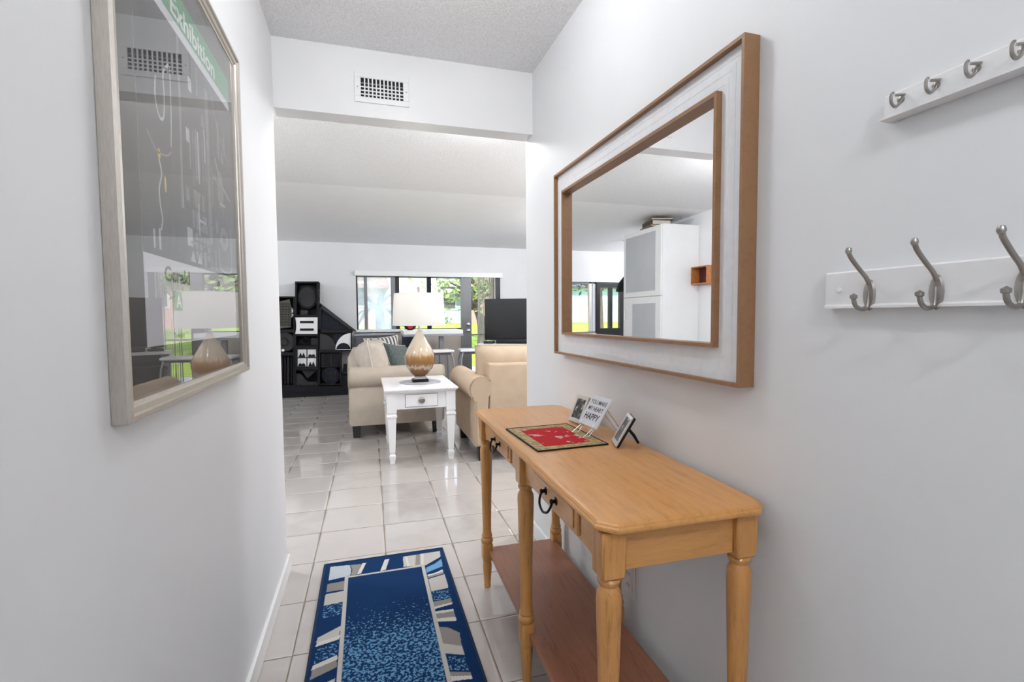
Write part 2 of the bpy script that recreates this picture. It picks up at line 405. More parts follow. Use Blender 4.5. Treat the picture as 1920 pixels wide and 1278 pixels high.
for z in (1.05, .945):
    kb = BM(); lathe(kb, [(0, 0), (.034, .0), (.034, .012), (.018, .02), (.022, .05), (0, .055)], 18); O('door_lock', kb, MCHROME, d2, (1.665, YF-.02, z), (pi/2, 0, 0), True)
w3 = struct('window_3', bx(-2.42, -1.70, YF+.03, YF+.09, .86, .89), MGREY)
for x0, x1, z0, z1, m in ((-2.34, -2.29, .89, 1.80, MCHROME), (-2.42, -2.37, .89, 1.80, MWHT), (-1.74, -1.70, .89, 1.80, MGREY), (-2.42, -1.70, 1.77, 1.80, MGREY)): O('window_frame', bx(x0, x1, YF+.03, YF+.10, z0, z1, .004), m, w3)
O('pane', bx(-2.29, -1.74, YF+.06, YF+.064, .89, 1.77), MGLASS, w3)
d3 = struct('door_3', bx(-2.50, -2.42, YF+.0, YF+.10, 0, 1.80, .004), MDKF)
for x0, x1, z0, z1 in ((-2.99, -2.92, 0, 1.80), (-2.92, -2.50, 1.70, 1.80), (-2.92, -2.50, .0, .95), (-2.76, -2.70, .95, 1.70)): O('door_frame', bx(x0, x1, YF+.01, YF+.10, z0, z1, .004), MDKF, d3)
O('pane', bx(-2.92, -2.50, YF+.05, YF+.054, .95, 1.70), MGLASS, d3)
# valance and gathered vertical blinds
vb = thing('vertical_blinds', 'cream vertical blinds drawn to one side under a long white valance', 'blinds', (0, 0, 0))
O('valance', bx(-.16, 2.27, YF-.07, YF-.001, 1.845, 1.925, .004), MWL, vb)
sm = bx(-.036, .036, -.0012, .0012, .03, 1.845)
s0 = O('slat', sm, MBLIND, vb, (1.84, YF-.05, 0), (0, 0, R(62)))
for k in range(1, 11):
    c = s0.copy(); C.objects.link(c); c.location = (1.84+.029*k, YF-.05+.006*(k % 2), 0); c.rotation_euler = (0, 0, R(62+random.uniform(-8, 8)))

# ------------------------------------------------------------------ air vent on the header
av = thing('air_vent', 'white grille air vent set in the header above the passage', 'vent', (.0965, 2.43, 2.258))
O('frame', bev(box(box(box(box(BM(), -.125, .125, -.006, 0, -.068, -.042), -.125, .125, -.006, 0, .044, .068), -.125, -.0965, -.006, 0, -.042, .044), .0975, .125, -.006, 0, -.042, .044), .0015, 1), MWL, av)
O('duct', bx(-.0965, .0975, -.0018, -.0004, -.042, .044), MBLK, av)
for k in range(1, 11): O('slat', bx(-.0965+k*.01764-.003, -.0965+k*.01764+.003, -.006, -.003, -.042, .044), MWL, av)
for k in range(4): O('louver', bx(-.0965, .0975, -.0035, -.0018, -.032+k*.0165, -.0265+k*.0165), MGREY if k == 3 else MWHT, av)
for sx_ in (-.111, .112): O('screw', lathe(BM(), [(.003, 0), (.003, .0015), (0, .002)], 10), MNICK, av, (sx_, -.006, .0), (pi/2, 0, 0))

# ------------------------------------------------------------------ unseen ceiling lamps; all but the hall one are added fill
def unseen_ceiling_lamp(loc, r, power, label, drop=.10):
    t = thing('unseen_ceiling_lamp', label, 'lamp', loc)
    O('base', lathe(BM(), [(0, 0), (r*.6, 0), (r*.6, -.018), (r*.5, -.022), (0, -.022)]), MWHT, t, smooth=True)
    O('diffuser', lathe(BM(), [(r*.5, -.022), (r*.9, -.035), (r, -.055), (r*.9, -drop*.8), (r*.5, -drop*.97), (0, -drop)]), MGLOBE, t, smooth=True)
    l = bpy.data.lights.new('unseen_lamp_light', 'POINT'); l.shadow_soft_size = .09; l.energy = power; l.color = (.975, .985, 1)
    lo = bpy.data.objects.new('unseen_lamp_light', l); C.objects.link(lo); lo.parent = t; lo.location = (0, 0, -.085)
unseen_ceiling_lamp((.22, 1.45, ZC), .16, HALL_W, 'round frosted ceiling lamp over the hall rug')
unseen_ceiling_lamp((.24, -.85, ZC), .16, DOOR_W, 'unseen fill light shaped as a ceiling lamp inside the entry door')  # added behind the camera to fill the hall with light
unseen_ceiling_lamp((.70, 2.95, ZC), .16, NEAR_W, 'added fill light in a frosted globe hidden past the header')  # added fill, kept out of sight above the header's lower edge
unseen_ceiling_lamp((2.3, 3.6, ZC), .20, LIV_W, 'wide frosted fill light added out of view over the tan loveseat')  # added to brighten the living room from outside the view
unseen_ceiling_lamp((-1.30, 3.05, ZC), .16, LIV_W*.6, 'added frosted fill light by the living room side wall')  # added fill for the left half of the living room
unseen_ceiling_lamp((-3.4, 7.0, 2.38), .2, LAN_W, 'added frosted fill light in the corner of the sun room')  # added fill for the sun room, out of view
unseen_ceiling_lamp((2.75, 5.55, 2.418), .2, LAN_W, 'added frosted fill light between the loveseat and the television')  # added out of view to brighten the sloped ceiling

# ================================================================== HALL
# ---- rug with printed pattern
def rug():
    x0, x1, y0, y1 = -.212, .346, 1.33, 2.42
    nx, ny = 220, 420
    NAV, LB, CRM, GRY, WHI = (.007, .032, .105), (.15, .34, .55), (.50, .48, .45), (.27, .25, .235), (.62, .60, .57)
    P = [([(-.185, 2.389), (-.1, 2.38), (-.090, 2.33), (-.094, 2.28), (-.186, 2.264)], (.46, .50, .53), 0),
         ([(-.097, 2.379), (-.044, 2.372), (-.069, 2.278), (-.091, 2.279), (-.085, 2.33)], GRY, 0), ([(-.041, 2.379), (-.024, 2.377), (-.047, 2.285), (-.066, 2.28)], WHI, 0),
         ([(.062, 2.381), (.084, 2.383), (.063, 2.283), (.038, 2.277)], WHI, 0),
         ([(.149, 2.384), (.331, 2.389), (.325, 2.329), (.244, 2.267), (.145, 2.285)], CRM, 0),
         ([(.158, 2.386), (.168, 2.386), (.172, 2.29), (.162, 2.28)], WHI, 0), ([(.212, 2.386), (.232, 2.386), (.222, 2.28), (.198, 2.28)], GRY, 0), ([(.236, 2.386), (.250, 2.386), (.238, 2.28), (.226, 2.28)], WHI, 0),
         ([(.245, 2.246), (.29, 2.27), (.326, 2.306), (.322, 2.236), (.243, 2.2)], LB, 0), ([(.243, 2.18), (.28, 2.187), (.317, 2.207), (.316, 2.185), (.245, 2.165)], WHI, 0), ([(.243, 2.165), (.317, 2.185), (.316, 2.168), (.245, 2.152)], GRY, 0),
         ([(.243, 2.142), (.319, 2.162), (.318, 2.045), (.243, 2.04)], CRM, 0), ([(.242, 2.04), (.318, 2.03), (.317, 1.966), (.239, 1.969)], NAV, .40),
         ([(.238, 1.962), (.317, 1.964), (.313, 1.935), (.239, 1.925)], GRY, 0), ([(.238, 1.925), (.317, 1.935), (.313, 1.922), (.239, 1.910)], WHI, 0),
         ([(.238, 1.892), (.313, 1.889), (.313, 1.873), (.233, 1.876)], WHI, 0), ([(.238, 1.876), (.313, 1.873), (.31, 1.835), (.233, 1.845)], GRY, 0), ([(.238, 1.845), (.313, 1.835), (.31, 1.807), (.233, 1.827)], WHI, 0),
         ([(.23, 1.795), (.273, 1.778), (.309, 1.735), (.303, 1.66), (.23, 1.70)], GRY, 0), ([(.23, 1.70), (.303, 1.66), (.303, 1.612), (.23, 1.645)], CRM, 0), ([(.23, 1.627), (.306, 1.604), (.304, 1.532), (.229, 1.559)], NAV, .38),
         ([(.228, 1.552), (.306, 1.526), (.306, 1.51), (.231, 1.53)], GRY, 0), ([(.228, 1.53), (.306, 1.51), (.306, 1.495), (.231, 1.505)], WHI, 0), ([(.228, 1.46), (.306, 1.47), (.306, 1.40), (.231, 1.39)], CRM, 0),
         ([(-.189, 2.235), (-.108, 2.24), (-.108, 2.168), (-.188, 2.169)], GRY, 0), ([(-.189, 2.153), (-.111, 2.157), (-.111, 2.073), (-.191, 2.067)], CRM, 0), ([(-.191, 2.067), (-.113, 2.074), (-.115, 1.983), (-.192, 1.978)], NAV, .37),
         ([(-.195, 1.862), (-.117, 1.91), (-.119, 1.855), (-.198, 1.835)], CRM, 0), ([(-.195, 1.835), (-.117, 1.855), (-.119, 1.83), (-.198, 1.811)], WHI, 0), ([(-.196, 1.794), (-.12, 1.819), (-.119, 1.747), (-.196, 1.716)], NAV, .38),
         ([(-.198, 1.712), (-.121, 1.745), (-.12, 1.72), (-.2, 1.69)], WHI, 0), ([(-.198, 1.69), (-.121, 1.72), (-.12, 1.682), (-.2, 1.645)], GRY, 0), ([(-.198, 1.6), (-.121, 1.63), (-.12, 1.56), (-.2, 1.52)], CRM, 0), ([(-.198, 1.48), (-.121, 1.5), (-.12, 1.43), (-.2, 1.4)], GRY, 0)]
    bb = [(min(p[0] for p in q), max(p[0] for p in q), min(p[1] for p in q), max(p[1] for p in q)) for q, _, _ in P]
    def inside(q, x, y):
        r = False; j = len(q)-1
        for i in range(len(q)):
            if (q[i][1] > y) != (q[j][1] > y) and x < (q[j][0]-q[i][0])*(y-q[i][1])/(q[j][1]-q[i][1])+q[i][0]: r = not r
            j = i
        return r
    fx0, fx1, fy0, fy1 = -.102, .226, 1.48, 2.262; b = .014
    verts, cols, spk = [], [], []
    for j in range(ny+1):
        y = y0+(y1-y0)*j/ny
        for i in range(nx+1):
            x = x0+(x1-x0)*i/nx
            c, s = NAV, 0.
            if fx0 < x < fx1 and fy0 < y < fy1:
                s = .05+.37*min(1, max(0, (2.20-y)/.42))**.9
            elif fx0-b < x < fx1+b and fy0-b < y < fy1+b: c = (.50, .48, .45)
            else:
                for (q, k, ss), B in zip(P, bb):
                    if B[0] <= x <= B[1] and B[2] <= y <= B[3] and inside(q, x, y): c, s = k, ss
            verts.append((x, y, .009)); cols.append(c); spk.append(s)
    n1 = nx+1
    faces = [(j*n1+i, j*n1+i+1, (j+1)*n1+i+1, (j+1)*n1+i) for j in range(ny) for i in range(nx)]
    me = bpy.data.meshes.new('rug'); me.from_pydata(verts, [], faces)
    a = me.attributes.new('tint', 'FLOAT_COLOR', 'POINT'); a.data.foreach_set('color', [v for c in cols for v in (*c, 1)])
    a = me.attributes.new('fleck', 'FLOAT', 'POINT'); a.data.foreach_set('value', spk)
    m, N, L, bs = nodes('rug_pile')
    at = N.new('ShaderNodeAttribute'); at.attribute_name = 'tint'; af = N.new('ShaderNodeAttribute'); af.attribute_name = 'fleck'
    v = coords(N, L); n = noise(N, L, v, 95, 2, .6)
    sb = N.new('ShaderNodeMath'); sb.operation = 'ADD'; L.new(n, sb.inputs[0]); L.new(af.outputs['Fac'], sb.inputs[1])
    mr = N.new('ShaderNodeMapRange'); L.new(sb.outputs[0], mr.inputs[0]); mr.inputs['From Min'].default_value = .90; mr.inputs['From Max'].default_value = .98
    mx = N.new('ShaderNodeMix'); mx.data_type = 'RGBA'; L.new(mr.outputs[0], mx.inputs['Factor']); L.new(at.outputs['Color'], mx.inputs['A']); mx.inputs['B'].default_value = (.13, .30, .50, 1)
    gt = N.new('ShaderNodeMath'); gt.operation = 'GREATER_THAN'; L.new(af.outputs['Fac'], gt.inputs[0]); gt.inputs[1].default_value = .01
    m2 = N.new('ShaderNodeMix'); m2.data_type = 'RGBA'; L.new(gt.outputs[0], m2.inputs['Factor']); L.new(at.outputs['Color'], m2.inputs['A']); L.new(mx.outputs['Result'], m2.inputs['B'])
    L.new(m2.outputs['Result'], bs.inputs['Base Color']); bs.inputs['Roughness'].default_value = .95; bs.inputs['Specular IOR Level'].default_value = .1
    bump(N, L, noise(N, L, v, 420, 2), bs, .5, .002)
    me.materials.append(m)
    root = thing('rug', 'small navy blue rug with speckled centre and patchwork border on white tiles', 'rug', (0, 0, .0))
    o = bpy.data.objects.new('pile', me); C.objects.link(o); o.parent = root
    O('backing', bx(x0, x1, y0, y1, 0, .0085), MNAVY, root)
    path = [(x0, y0, .006), (x1, y0, .006), (x1, y1, .006), (x0, y1, .006)]
    for k in range(4): O('binding', tube(BM(), [path[k], path[(k+1) % 4]], .0055, 8), M('rug_binding', (.006, .022, .07), .9), root, smooth=True)
rug()

# ---- console table
def console():
    t = thing('console_table', 'honey-coloured wooden console table with two drawers, turned legs and low shelf', 'table', (.636, 1.443, 0), (0, 0, -R(1.0)))
    hw, hl, c = .2025, .628, .034
    def outline(k):
        a, b = hw-k, hl-k; d = c-k*.4
        return [(-a+d, -b), (a-d, -b), (a, -b+d), (a, b-d), (a-d, b), (-a+d, b), (-a, b-d), (-a, -b+d)]
    bm = BM(); rings = []
    for k, z in ((.022, .746), (.018, .750), (.012, .7535), (.004, .756), (.001, .758), (0, .762), (.001, .7655), (.0045, .768), (.0055, .7705), (.010, .7738), (.0145, .775)):
        rings.append([bm.verts.new((x, y, z)) for x, y in outline(k)])
    for a, b in zip(rings, rings[1:]):
        for i in range(8): bm.faces.new((a[i], a[(i+1) % 8], b[(i+1) % 8], b[i]))
    bm.faces.new(rings[0][::-1]); bm.faces.new(rings[-1]); O('tabletop', bm, MPINE, t, smooth=True, ang=14)
    t.scale = (1, 1, 1.006)
    xs, ys = .160, .573; s = .028
    prof = [(.0135, 0), (.015, .006), (.0145, .02), (.018, .06), (.0205, .10), (.019, .112), (.0165, .118), (.020, .124), (.020, .13)]
    up_ = [(.021, .196), (.026, .204), (.027, .212), (.024, .219), (.0205, .224), (.024, .230), (.020, .240), (.0185, .26), (.0205, .36), (.024, .50), (.0265, .60), (.0255, .615), (.021, .624), (.0185, .630), (.0235, .637), (.0245, .643), (.021, .648)]
    def leg():
        bm = BM(); lathe(bm, prof, 20); lathe(bm, up_, 20)
        b2 = box(BM(), -.0225, .0225, -.0225, .0225, .122, .200); bev(b2, .006, 2)
        me = bpy.data.meshes.new('x'); b2.to_mesh(me); b2.free(); bm.from_mesh(me)
        b2 = box(BM(), -s, s, -s, s, .650, .750); 
        for v in b2.verts:
            if v.co.z < .66: v.co.x *= .93; v.co.y *= .93
        bev(b2, .004, 1); me = bpy.data.meshes.new('x'); b2.to_mesh(me); b2.free(); bm.from_mesh(me); return bm
    l0 = None
    for x in (-xs, xs):
        for y in (-ys, 0, ys):
            if l0 is None: l0 = O('leg', leg(), MPINEV, t, (x, y, 0), smooth=True)
            else: c_ = l0.copy(); C.objects.link(c_); c_.location = (x, y, 0); c_.rotation_euler = (0, 0, random.choice((0, pi/2, pi)))
    for y, sg in ((-ys, -1), (ys, 1)): O('apron', bx(-xs+s, xs-s, y-.012 + .0*sg, y+.012, .662, .749), MPINEX, t)
    O('apron', bx(xs-.012, xs+.012, -ys+s, ys-s, .662, .749), MPINE, t)
    for y0, y1 in ((-ys+s, -s), (s, ys-s)):
        # scalloped lower edge on the front rail
        bm = BM(); n = 16; pts = [(y0, .749), (y0, .655)]
        for k in range(n+1):
            u = k/n; y = y0+(y1-y0)*u; e = min(u, 1-u)*(y1-y0); pts.append((y, .668-.012*math.exp(-(e/.035)**2)))
        pts += [(y1, .655), (y1, .749)]
        prism(bm, pts, 'x', -xs-.008, -xs+.012); O('apron', bm, MPINE, t)
        ym = (y0+y1)/2
        d = O('drawer', bx(-xs-.017, -xs-.006, ym-.165, ym+.165, .677, .744, .004), MPINE, t)
        O('drawer_panel', bx(-xs-.0205, -xs-.0165, ym-.145, ym+.145, .688, .734, .003, 1), MPINE, d)
        # bail pull
        h = O('handle', tube(BM(), curve([(-xs-.030, ym-.038, .713), (-xs-.036, ym-.040, .700), (-xs-.041, ym-.030, .684), (-xs-.043, ym-.008, .676), (-xs-.043, ym+.008, .676), (-xs-.041, ym+.030, .684), (-xs-.036, ym+.040, .700), (-xs-.030, ym+.038, .713)], 5), .0032, 8), MIRON, d, smooth=True)
        for sy in (-.038, .038): O('rosette', lathe(BM(), [(0, -.002), (.011, 0), (.011, .002), (.005, .005), (.0045, .010), (.007, .013), (.006, .017), (0, .019)], 16), MIRON, d, (-xs-.019, ym+sy, .713), (0, -pi/2, 0), True)
        for sgn in (-1, 1): O('inset_panel', bx(-xs-.0125, -xs-.0075, ym+sgn*.182-.008 if sgn > 0 else y0+.010, y1-.010 if sgn > 0 else ym-.174, .684, .738, .002, 1), MPINE, t)
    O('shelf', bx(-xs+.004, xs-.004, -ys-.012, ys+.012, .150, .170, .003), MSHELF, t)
console()

# ---- things on the console
ZT = .7799
def cloth():
    t = thing('placemat', 'red silk placemat with gold brocade border and black piping on the console', 'placemat', (.596, 1.5025, ZT), (0, 0, R(2.0)))
    O('border', bx(-.118, .118, -.152, .152, 0, .003, .001, 1), M('gold_brocade', (.36, .26, .10), .6, var=.55, vs=70), t)
    m, N, L, b = nodes('red_silk')
    v = coords(N, L, (1, 1.3, 1)); n = noise(N, L, v, 17, 4, .6)
    L.new(ramp(N, L, n, [(.0, (.40, .004, .010)), (.57, (.45, .006, .012)), (.60, (.60, .30, .30)), (.68, (.66, .52, .50))]), b.inputs['Base Color']); b.inputs['Roughness'].default_value = .75; b.inputs['Specular IOR Level'].default_value = .2
    O('centre', bx(-.08, .08, -.114, .114, .002, .0036), m, t)
    pp = [(-.118, -.152, .002), (.118, -.152, .002), (.118, .152, .002), (-.118, .152, .002)]
    for k in range(4): O('piping', tube(BM(), [pp[k], pp[(k+1) % 4]], .0028, 6), MBLK, t)
cloth()
def portrait(name):
    m, N, L, b = nodes(name); v = coords(N, L, (1, 1, 1)); n = noise(N, L, v, 38, 3)
    L.new(ramp(N, L, n, [(.38, (.012, .012, .012)), (.55, (.05, .048, .045)), (.66, (.50, .48, .46))]), b.inputs['Base Color']); b.inputs['Roughness'].default_value = .25; return m
MPORT = portrait('black_and_white_photo')
def leaner(t, w, h, lean):      # local frame: base along x, face towards -y, leaning back to +y
    e = bpy.data.objects.new('x', None); bpy.data.objects.remove(e)
    return Matrix.Rotation(-lean, 4, 'X')
def photo_frame(name, label, loc, rz, w, h, lean, mface, mside, border, depth, strut_mat):
    t = thing(name, label, 'picture frame', loc, (0, 0, rz)); A = (-lean, 0, 0)
    off = depth*sin(lean)
    fr = BM()
    for x0, x1, z0, z1 in ((-w/2, w/2, 0, border*1.15), (-w/2, w/2, h-border, h), (-w/2, -w/2+border, border*1.15, h-border), (w/2-border, w/2, border*1.15, h-border)): box(fr, x0, x1, 0, depth*.4, z0, z1)
    O('frame', bev(fr, .001, 1), mface, t, (0, 0, off), A)
    O('back', bx(-w/2, w/2, depth*.4, depth, 0, h, .001, 1), mside, t, (0, 0, off), A)
    O('photo', bx(-w/2+border*.9, w/2-border*.9, depth*.25, depth*.35, border, h-border*.9), MPORT, t, (0, 0, off), A)
    yb = depth*cos(lean)+h*.62*sin(lean); zb = h*.62*cos(lean)
    O('strut', tube(BM(), [(0, yb, zb), (0, yb+h*.20, zb*.55), (0, yb+h*.34, .006)], [.0045, .005, .004], 8), strut_mat, t, smooth=True)
photo_frame('photo_frame', 'small champagne photo frame with black-and-white photo behind the wire easel', (.744, 1.675, ZT), -R(83), .085, .105, R(24), MSILV, MSILV, .014, .010, MSILV)
photo_frame('photo_frame', 'small silver photo frame with thick black edge and black strut', (.734, 1.348, ZT), -R(110), .083, .104, R(30), M('pale_silver', (.66, .64, .62), .3, .6), MBLK, .012, .012, MBLK)
def sign():
    w, h, ln = .122, .112, R(33)
    t = thing('easel', 'small silver wire easel standing between two photo frames', 'easel', (.706, 1.495, ZT), (0, 0, -R(86)))
    A = Matrix.Rotation(-ln, 4, 'X')
    def at(x, y, z): return tuple(A @ Vector((x, y, z)) + Vector((0, .012, .028)))
    for sgn in (-1, 1):
        x = sgn*.04
        O('wire', tube(BM(), [at(x, -.008, .012), at(x, -.010, -.002), at(x, .004, -.003), at(x, .006, .085)], .0014, 6), MCHROME, t)
        O('foot', tube(BM(), [at(x, -.004, -.003), (x, -.030, .002), (x*.9, -.004, .003), at(x, .005, .015)], .0014, 6), MCHROME, t)
        O('leg', tube(BM(), [at(x*.6, .006, .085), (x*.5, .135, .002)], .0014, 6), MCHROME, t)
    O('crossbar', tube(BM(), [at(-.04, .006, .085), at(.04, .006, .085)], .0014, 6), MCHROME, t)
    O('crossbar', tube(BM(), [(-.02, .135, .002), (.02, .135, .002)], .0014, 6), MCHROME, t)
    p = tag(O('sign_card', bx(-w/2, w/2, -.0055, -.0005, 0, h, .0008, 1), M('card_white', (.66, .67, .70), .22), None), 'small white lettered card held on the wire easel', 'sign')
    p.matrix_world = Matrix.Translation((.706, 1.495, ZT)) @ Matrix.Rotation(-R(86), 4, 'Z') @ Matrix.Translation((0, .012, .028)) @ A
    mt = M('card_ink', (.035, .035, .045), .6)
    base = Matrix(((1, 0, 0, 0), (0, 0, -1, -.0058), (0, 1, 0, 0), (0, 0, 0, 1)))
    for body, z, sz, sx, b in (('YOU MAKE', .081, .022, .90, .0002), ('MY HEART', .056, .022, .90, .0002), ('HAPPY', .023, .033, .92, .0006)):
        text('lettering', body, sz, mt, p, Matrix.Translation((0, 0, z)) @ base, .0001, b, sx, 'CENTER')
sign()

# ---- wall mirror
def mirror():
    t = thing('wall_mirror', 'large rectangular mirror in a whitewashed frame with brown wooden edges', 'mirror', (XR, 1.465, 1.41))
    y0, y1, z0, z1 = -.565, .565, -.392, .392      # outer edges, thickness from the wall towards -x
    def ring(name, a, b, xa, xb, m, bw=.002):
        # four mitred bars between inset a and inset b, x from xa (wall) to xb
        for k in range(4):
            o_ = [(y0+a, z0+a), (y1-a, z0+a), (y1-a, z1-a), (y0+a, z1-a)]; i_ = [(y0+b, z0+b), (y1-b, z0+b), (y1-b, z1-b), (y0+b, z1-b)]
            bm = BM(); prism(bm, [o_[k], o_[(k+1) % 4], i_[(k+1) % 4], i_[k]], 'x', xa, xb)
            O(name, bm, m, t)
    ring('outer_edge', 0, .0085, -.001, -.043, MFRW)
    # whitewashed boards: stepped concentric strips
    n = 7
    for q in range(n):
        a = .0085+q*.0112; ring('board', a, a+.0112, -.001, -.027-.0005*(q % 2), MWASH)
    ring('inner_edge', .0869, .0965, -.001, -.043, MFRW)
    O('glass', bx(-.020, -.016, y0+.090, y1-.090, z0+.090, z1-.090), MMIRR, t)
mirror()

# ---- coat racks
def hook_big(parent, y):
    # teardrop plate, long upper prong with knob, short lower curl
    h = O('hook', None or lathe(BM(), [(0, -.006), (.008, -.005), (.0105, .0), (.009, .004), (0, .0065)], 16), MNICK, parent, (-.016, y, .022), (0, -pi/2, 0), True)
    h.scale = (2.6, 1, 1)
    g = O('prong', tube(BM(), curve([(-.018, y, .040), (-.026, y, .052), (-.042, y, .066), (-.060, y, .083), (-.066, y, .092)], 5), [.0036]*20+[.0034], 10), MNICK, parent, smooth=True)
    O('prong_tip', lathe(BM(), [(0, -.007), (.0036, -.005), (.0052, -.001), (.0048, .002), (.0036, .005), (0, .0065)], 12), MNICK, parent, (-.067, y, .096), smooth=True)
    O('curl', tube(BM(), curve([(-.019, y, .030), (-.021, y, .006), (-.026, y, -.001), (-.038, y, -.002), (-.049, y, .005), (-.053, y, .016)], 5), .0036, 10), MNICK, parent, smooth=True)
    O('curl_tip', lathe(BM(), [(0, -.006), (.0055, -.003), (.006, .002), (0, .006)], 12), MNICK, parent, (-.053, y, .019), smooth=True)
def rack(name, label, ytop, ylen, z0, h, lip, hooks, big):
    t = thing(name, label, 'coat rack', (XR, 0, z0))
    bm = BM(); prism(bm, [(-.001, 0), (-.016-lip, 0), (-.016-lip, .004), (-.016, .007), (-.016, h-.003), (-.013, h), (-.001, h)], 'y', ytop-ylen, ytop)
    O('rail', bm, MWHT, t)
    for y in hooks:
        if big: hook_big(t, y)
        else:
            O('hook', lathe(BM(), [(0, 0), (.0052, .0), (.0052, .003), (0, .005)], 14), MNICK, t, (-.016, y, .026), (0, -pi/2, 0), True)
            O('hook_curl', tube(BM(), curve([(-.017, y, .027), (-.022, y, .018), (-.030, y, .013), (-.038, y, .018), (-.039, y, .029), (-.035, y, .034)], 5), .0024, 8), MNICK, t, smooth=True)
            O('hook_bar', tube(BM(), [(-.018, y-.006, .031), (-.030, y, .031)], .0022, 8), MNICK, t, smooth=True)
    if big:
        for y in (ytop-.027,): O('screw_cap', lathe(BM(), [(.005, 0), (.0045, .002), (0, .003)], 12), MWHT, t, (-.016, y, .034), (0, -pi/2, 0), True)
rack('coat_rack', 'white wall rail with large brushed-nickel double coat hooks', .711, .78, 1.195, .067, .004, [.627-.103*k for k in range(6)], True)
rack('key_rack', 'narrow white wall rail with a row of small nickel cup hooks', .612, .62, 1.503, .043, .012, [.585-.0505*k for k in range(11)], False)

# ---- framed poster
def poster():
    Y0, Y1, Z0, Z1 = .880, 1.682, 1.022, 1.962
    t = thing('framed_poster', 'tall framed exhibition poster with green header band behind glass', 'poster', (XL, (Y0+Y1)/2, Z0))
    cy = (Y0+Y1)/2
    y0, y1, z0, z1 = Y0-cy, Y1-cy, 0, Z1-Z0
    prof = [(0, .001), (0, .022), (.003, .027), (.010, .027), (.0125, .022), (.022, .021), (.025, .017), (.030, .016), (.032, .008), (.032, .001)]   # inset, height from wall
    for k in range(4):
        bm = BM(); ra, rb = [], []
        for a, hgt in prof:
            c4 = [(y0+a, z0+a), (y1-a, z0+a), (y1-a, z1-a), (y0+a, z1-a)]
            ra.append(bm.verts.new((hgt, *c4[k]))); rb.append(bm.verts.new((hgt, *c4[(k+1) % 4])))
        n = len(prof)
        for i in range(n): bm.faces.new((ra[i], ra[(i+1) % n], rb[(i+1) % n], rb[i]))
        bm.faces.new(ra); bm.faces.new(rb[::-1]); O('frame', bm, MSILV, t, smooth=True, ang=25)
    O('mat_board', bx(.002, .008, y0+.03, y1-.03, z0+.03, z1-.03), MMAT, t)
    O('glass', bx(.0142, .0152, y0+.031, y1-.031, z0+.031, z1-.031), MPGLASS, t)
    X = .0085
    L_ = lambda y, z: (y-cy+(.0 if y < 1.0 or y > 1.60 else .025), z-Z0)
    def sheet(name, pts, m, lift):
        bm = BM(); bm.faces.new([bm.verts.new((X+lift, *L_(*p))) for p in pts]); o = O(name, bm, m, pp)
        if o.data.polygons[0].normal.x < 0: o.data.flip_normals()
        return o
    pp = O('paper', bx(X-.0004, X, .999-cy, 1.615-cy, 1.135-Z0, 1.872-Z0), MPAPER, t)
    sheet('header_band', [(.999, 1.803), (1.615, 1.803), (1.615, 1.872), (.999, 1.872)], MPGRN, .0002)
    sheet('photo_print', [(.999, 1.302), (1.615, 1.302), (1.615, 1.782), (.999, 1.782)], MPHOTO, .0002)
    tm = lambda y, z: Matrix.Translation((X+.0005, y-cy+.03, z-Z0)) @ Matrix(((0, 0, 1, 0), (1, 0, 0, 0), (0, 1, 0, 0), (0, 0, 0, 1)))
    text('lettering', 'Exhibition', .060, MTXTW, pp, tm(1.143, 1.812), .0001, .0011, 1.28)
    text('lettering', 'Gerald', .040, MTXTG, pp, tm(1.058, 1.259), .0001, .0010, 1.28)
    text('lettering', 'e', .040, MTXTG, pp, tm(1.405, 1.262), .0001, .0008, 1.2)
    sheet('logo_square', [(1.106, 1.201), (1.152, 1.201), (1.152, 1.240), (1.106, 1.240)], MPGRN, .0002)
    text('lettering', 'A', .036, MTXTW, pp, tm(1.115, 1.208), .0001, .0006, 1.1)
    text('lettering', 'Tuesday', .015, MTXTG, pp, tm(1.094, 1.146), .0001, 0, 1.2)
    # printed shapes of the dark relief photograph
    def ribbon(pts, w, m, lift=.0004):
        q = curve([(0, a, b) for a, b in pts], 6); bm = BM(); prev = None
        for i, p in enumerate(q):
            d = (q[min(i+1, len(q)-1)]-q[max(i-1, 0)]).normalized(); n = Vector((0, -d.z, d.y))*w/2
            a = bm.verts.new((X+lift, *L_(p.y+n.y, p.z+n.z))); b = bm.verts.new((X+lift, *L_(p.y-n.y, p.z-n.z)))
            if prev: bm.faces.new((prev[0], a, b, prev[1]))
            prev = (a, b)
        O('print_line', bm, m, pp)
    def blob(y, z, ry, rz, m, lift=.0004, a0=0, a1=2*pi):
        sheet('print_shape', [(y+ry*cos(a0+(a1-a0)*k/20), z+rz*sin(a0+(a1-a0)*k/20)) for k in range(20 if a1-a0 > 6 else 21)], m, lift)
    rect = lambda a, b, c, d, m, l=.0003: sheet('print_shape', [(a, c), (b, c), (b, d), (a, d)], m, l)
    blob(1.062, 1.497, .007, .010, MYEL); blob(1.087, 1.446, .005, .016, MYEL)
    ribbon([(1.060, 1.487), (1.070, 1.462), (1.056, 1.43), (1.058, 1.40), (1.066, 1.375), (1.056, 1.352)], .006, MP2)
    ribbon([(1.06, 1.64), (1.055, 1.60), (1.07, 1.57), (1.092, 1.575), (1.10, 1.62), (1.10, 1.665), (1.14, 1.70)], .006, MP2)
    ribbon([(1.135, 1.70), (1.133, 1.60), (1.125, 1.53)], .005, MP2); ribbon([(1.01, 1.525), (1.05, 1.50), (1.10, 1.505), (1.125, 1.52)], .004, MP1)
    ribbon([(1.185, 1.78), (1.185, 1.60), (1.175, 1.42)], .013, MP1); rect(1.175, 1.186, 1.42, 1.53, MP2)
    rect(1.02, 1.028, 1.315, 1.35, MP2); rect(1.045, 1.054, 1.315, 1.355, MP2)
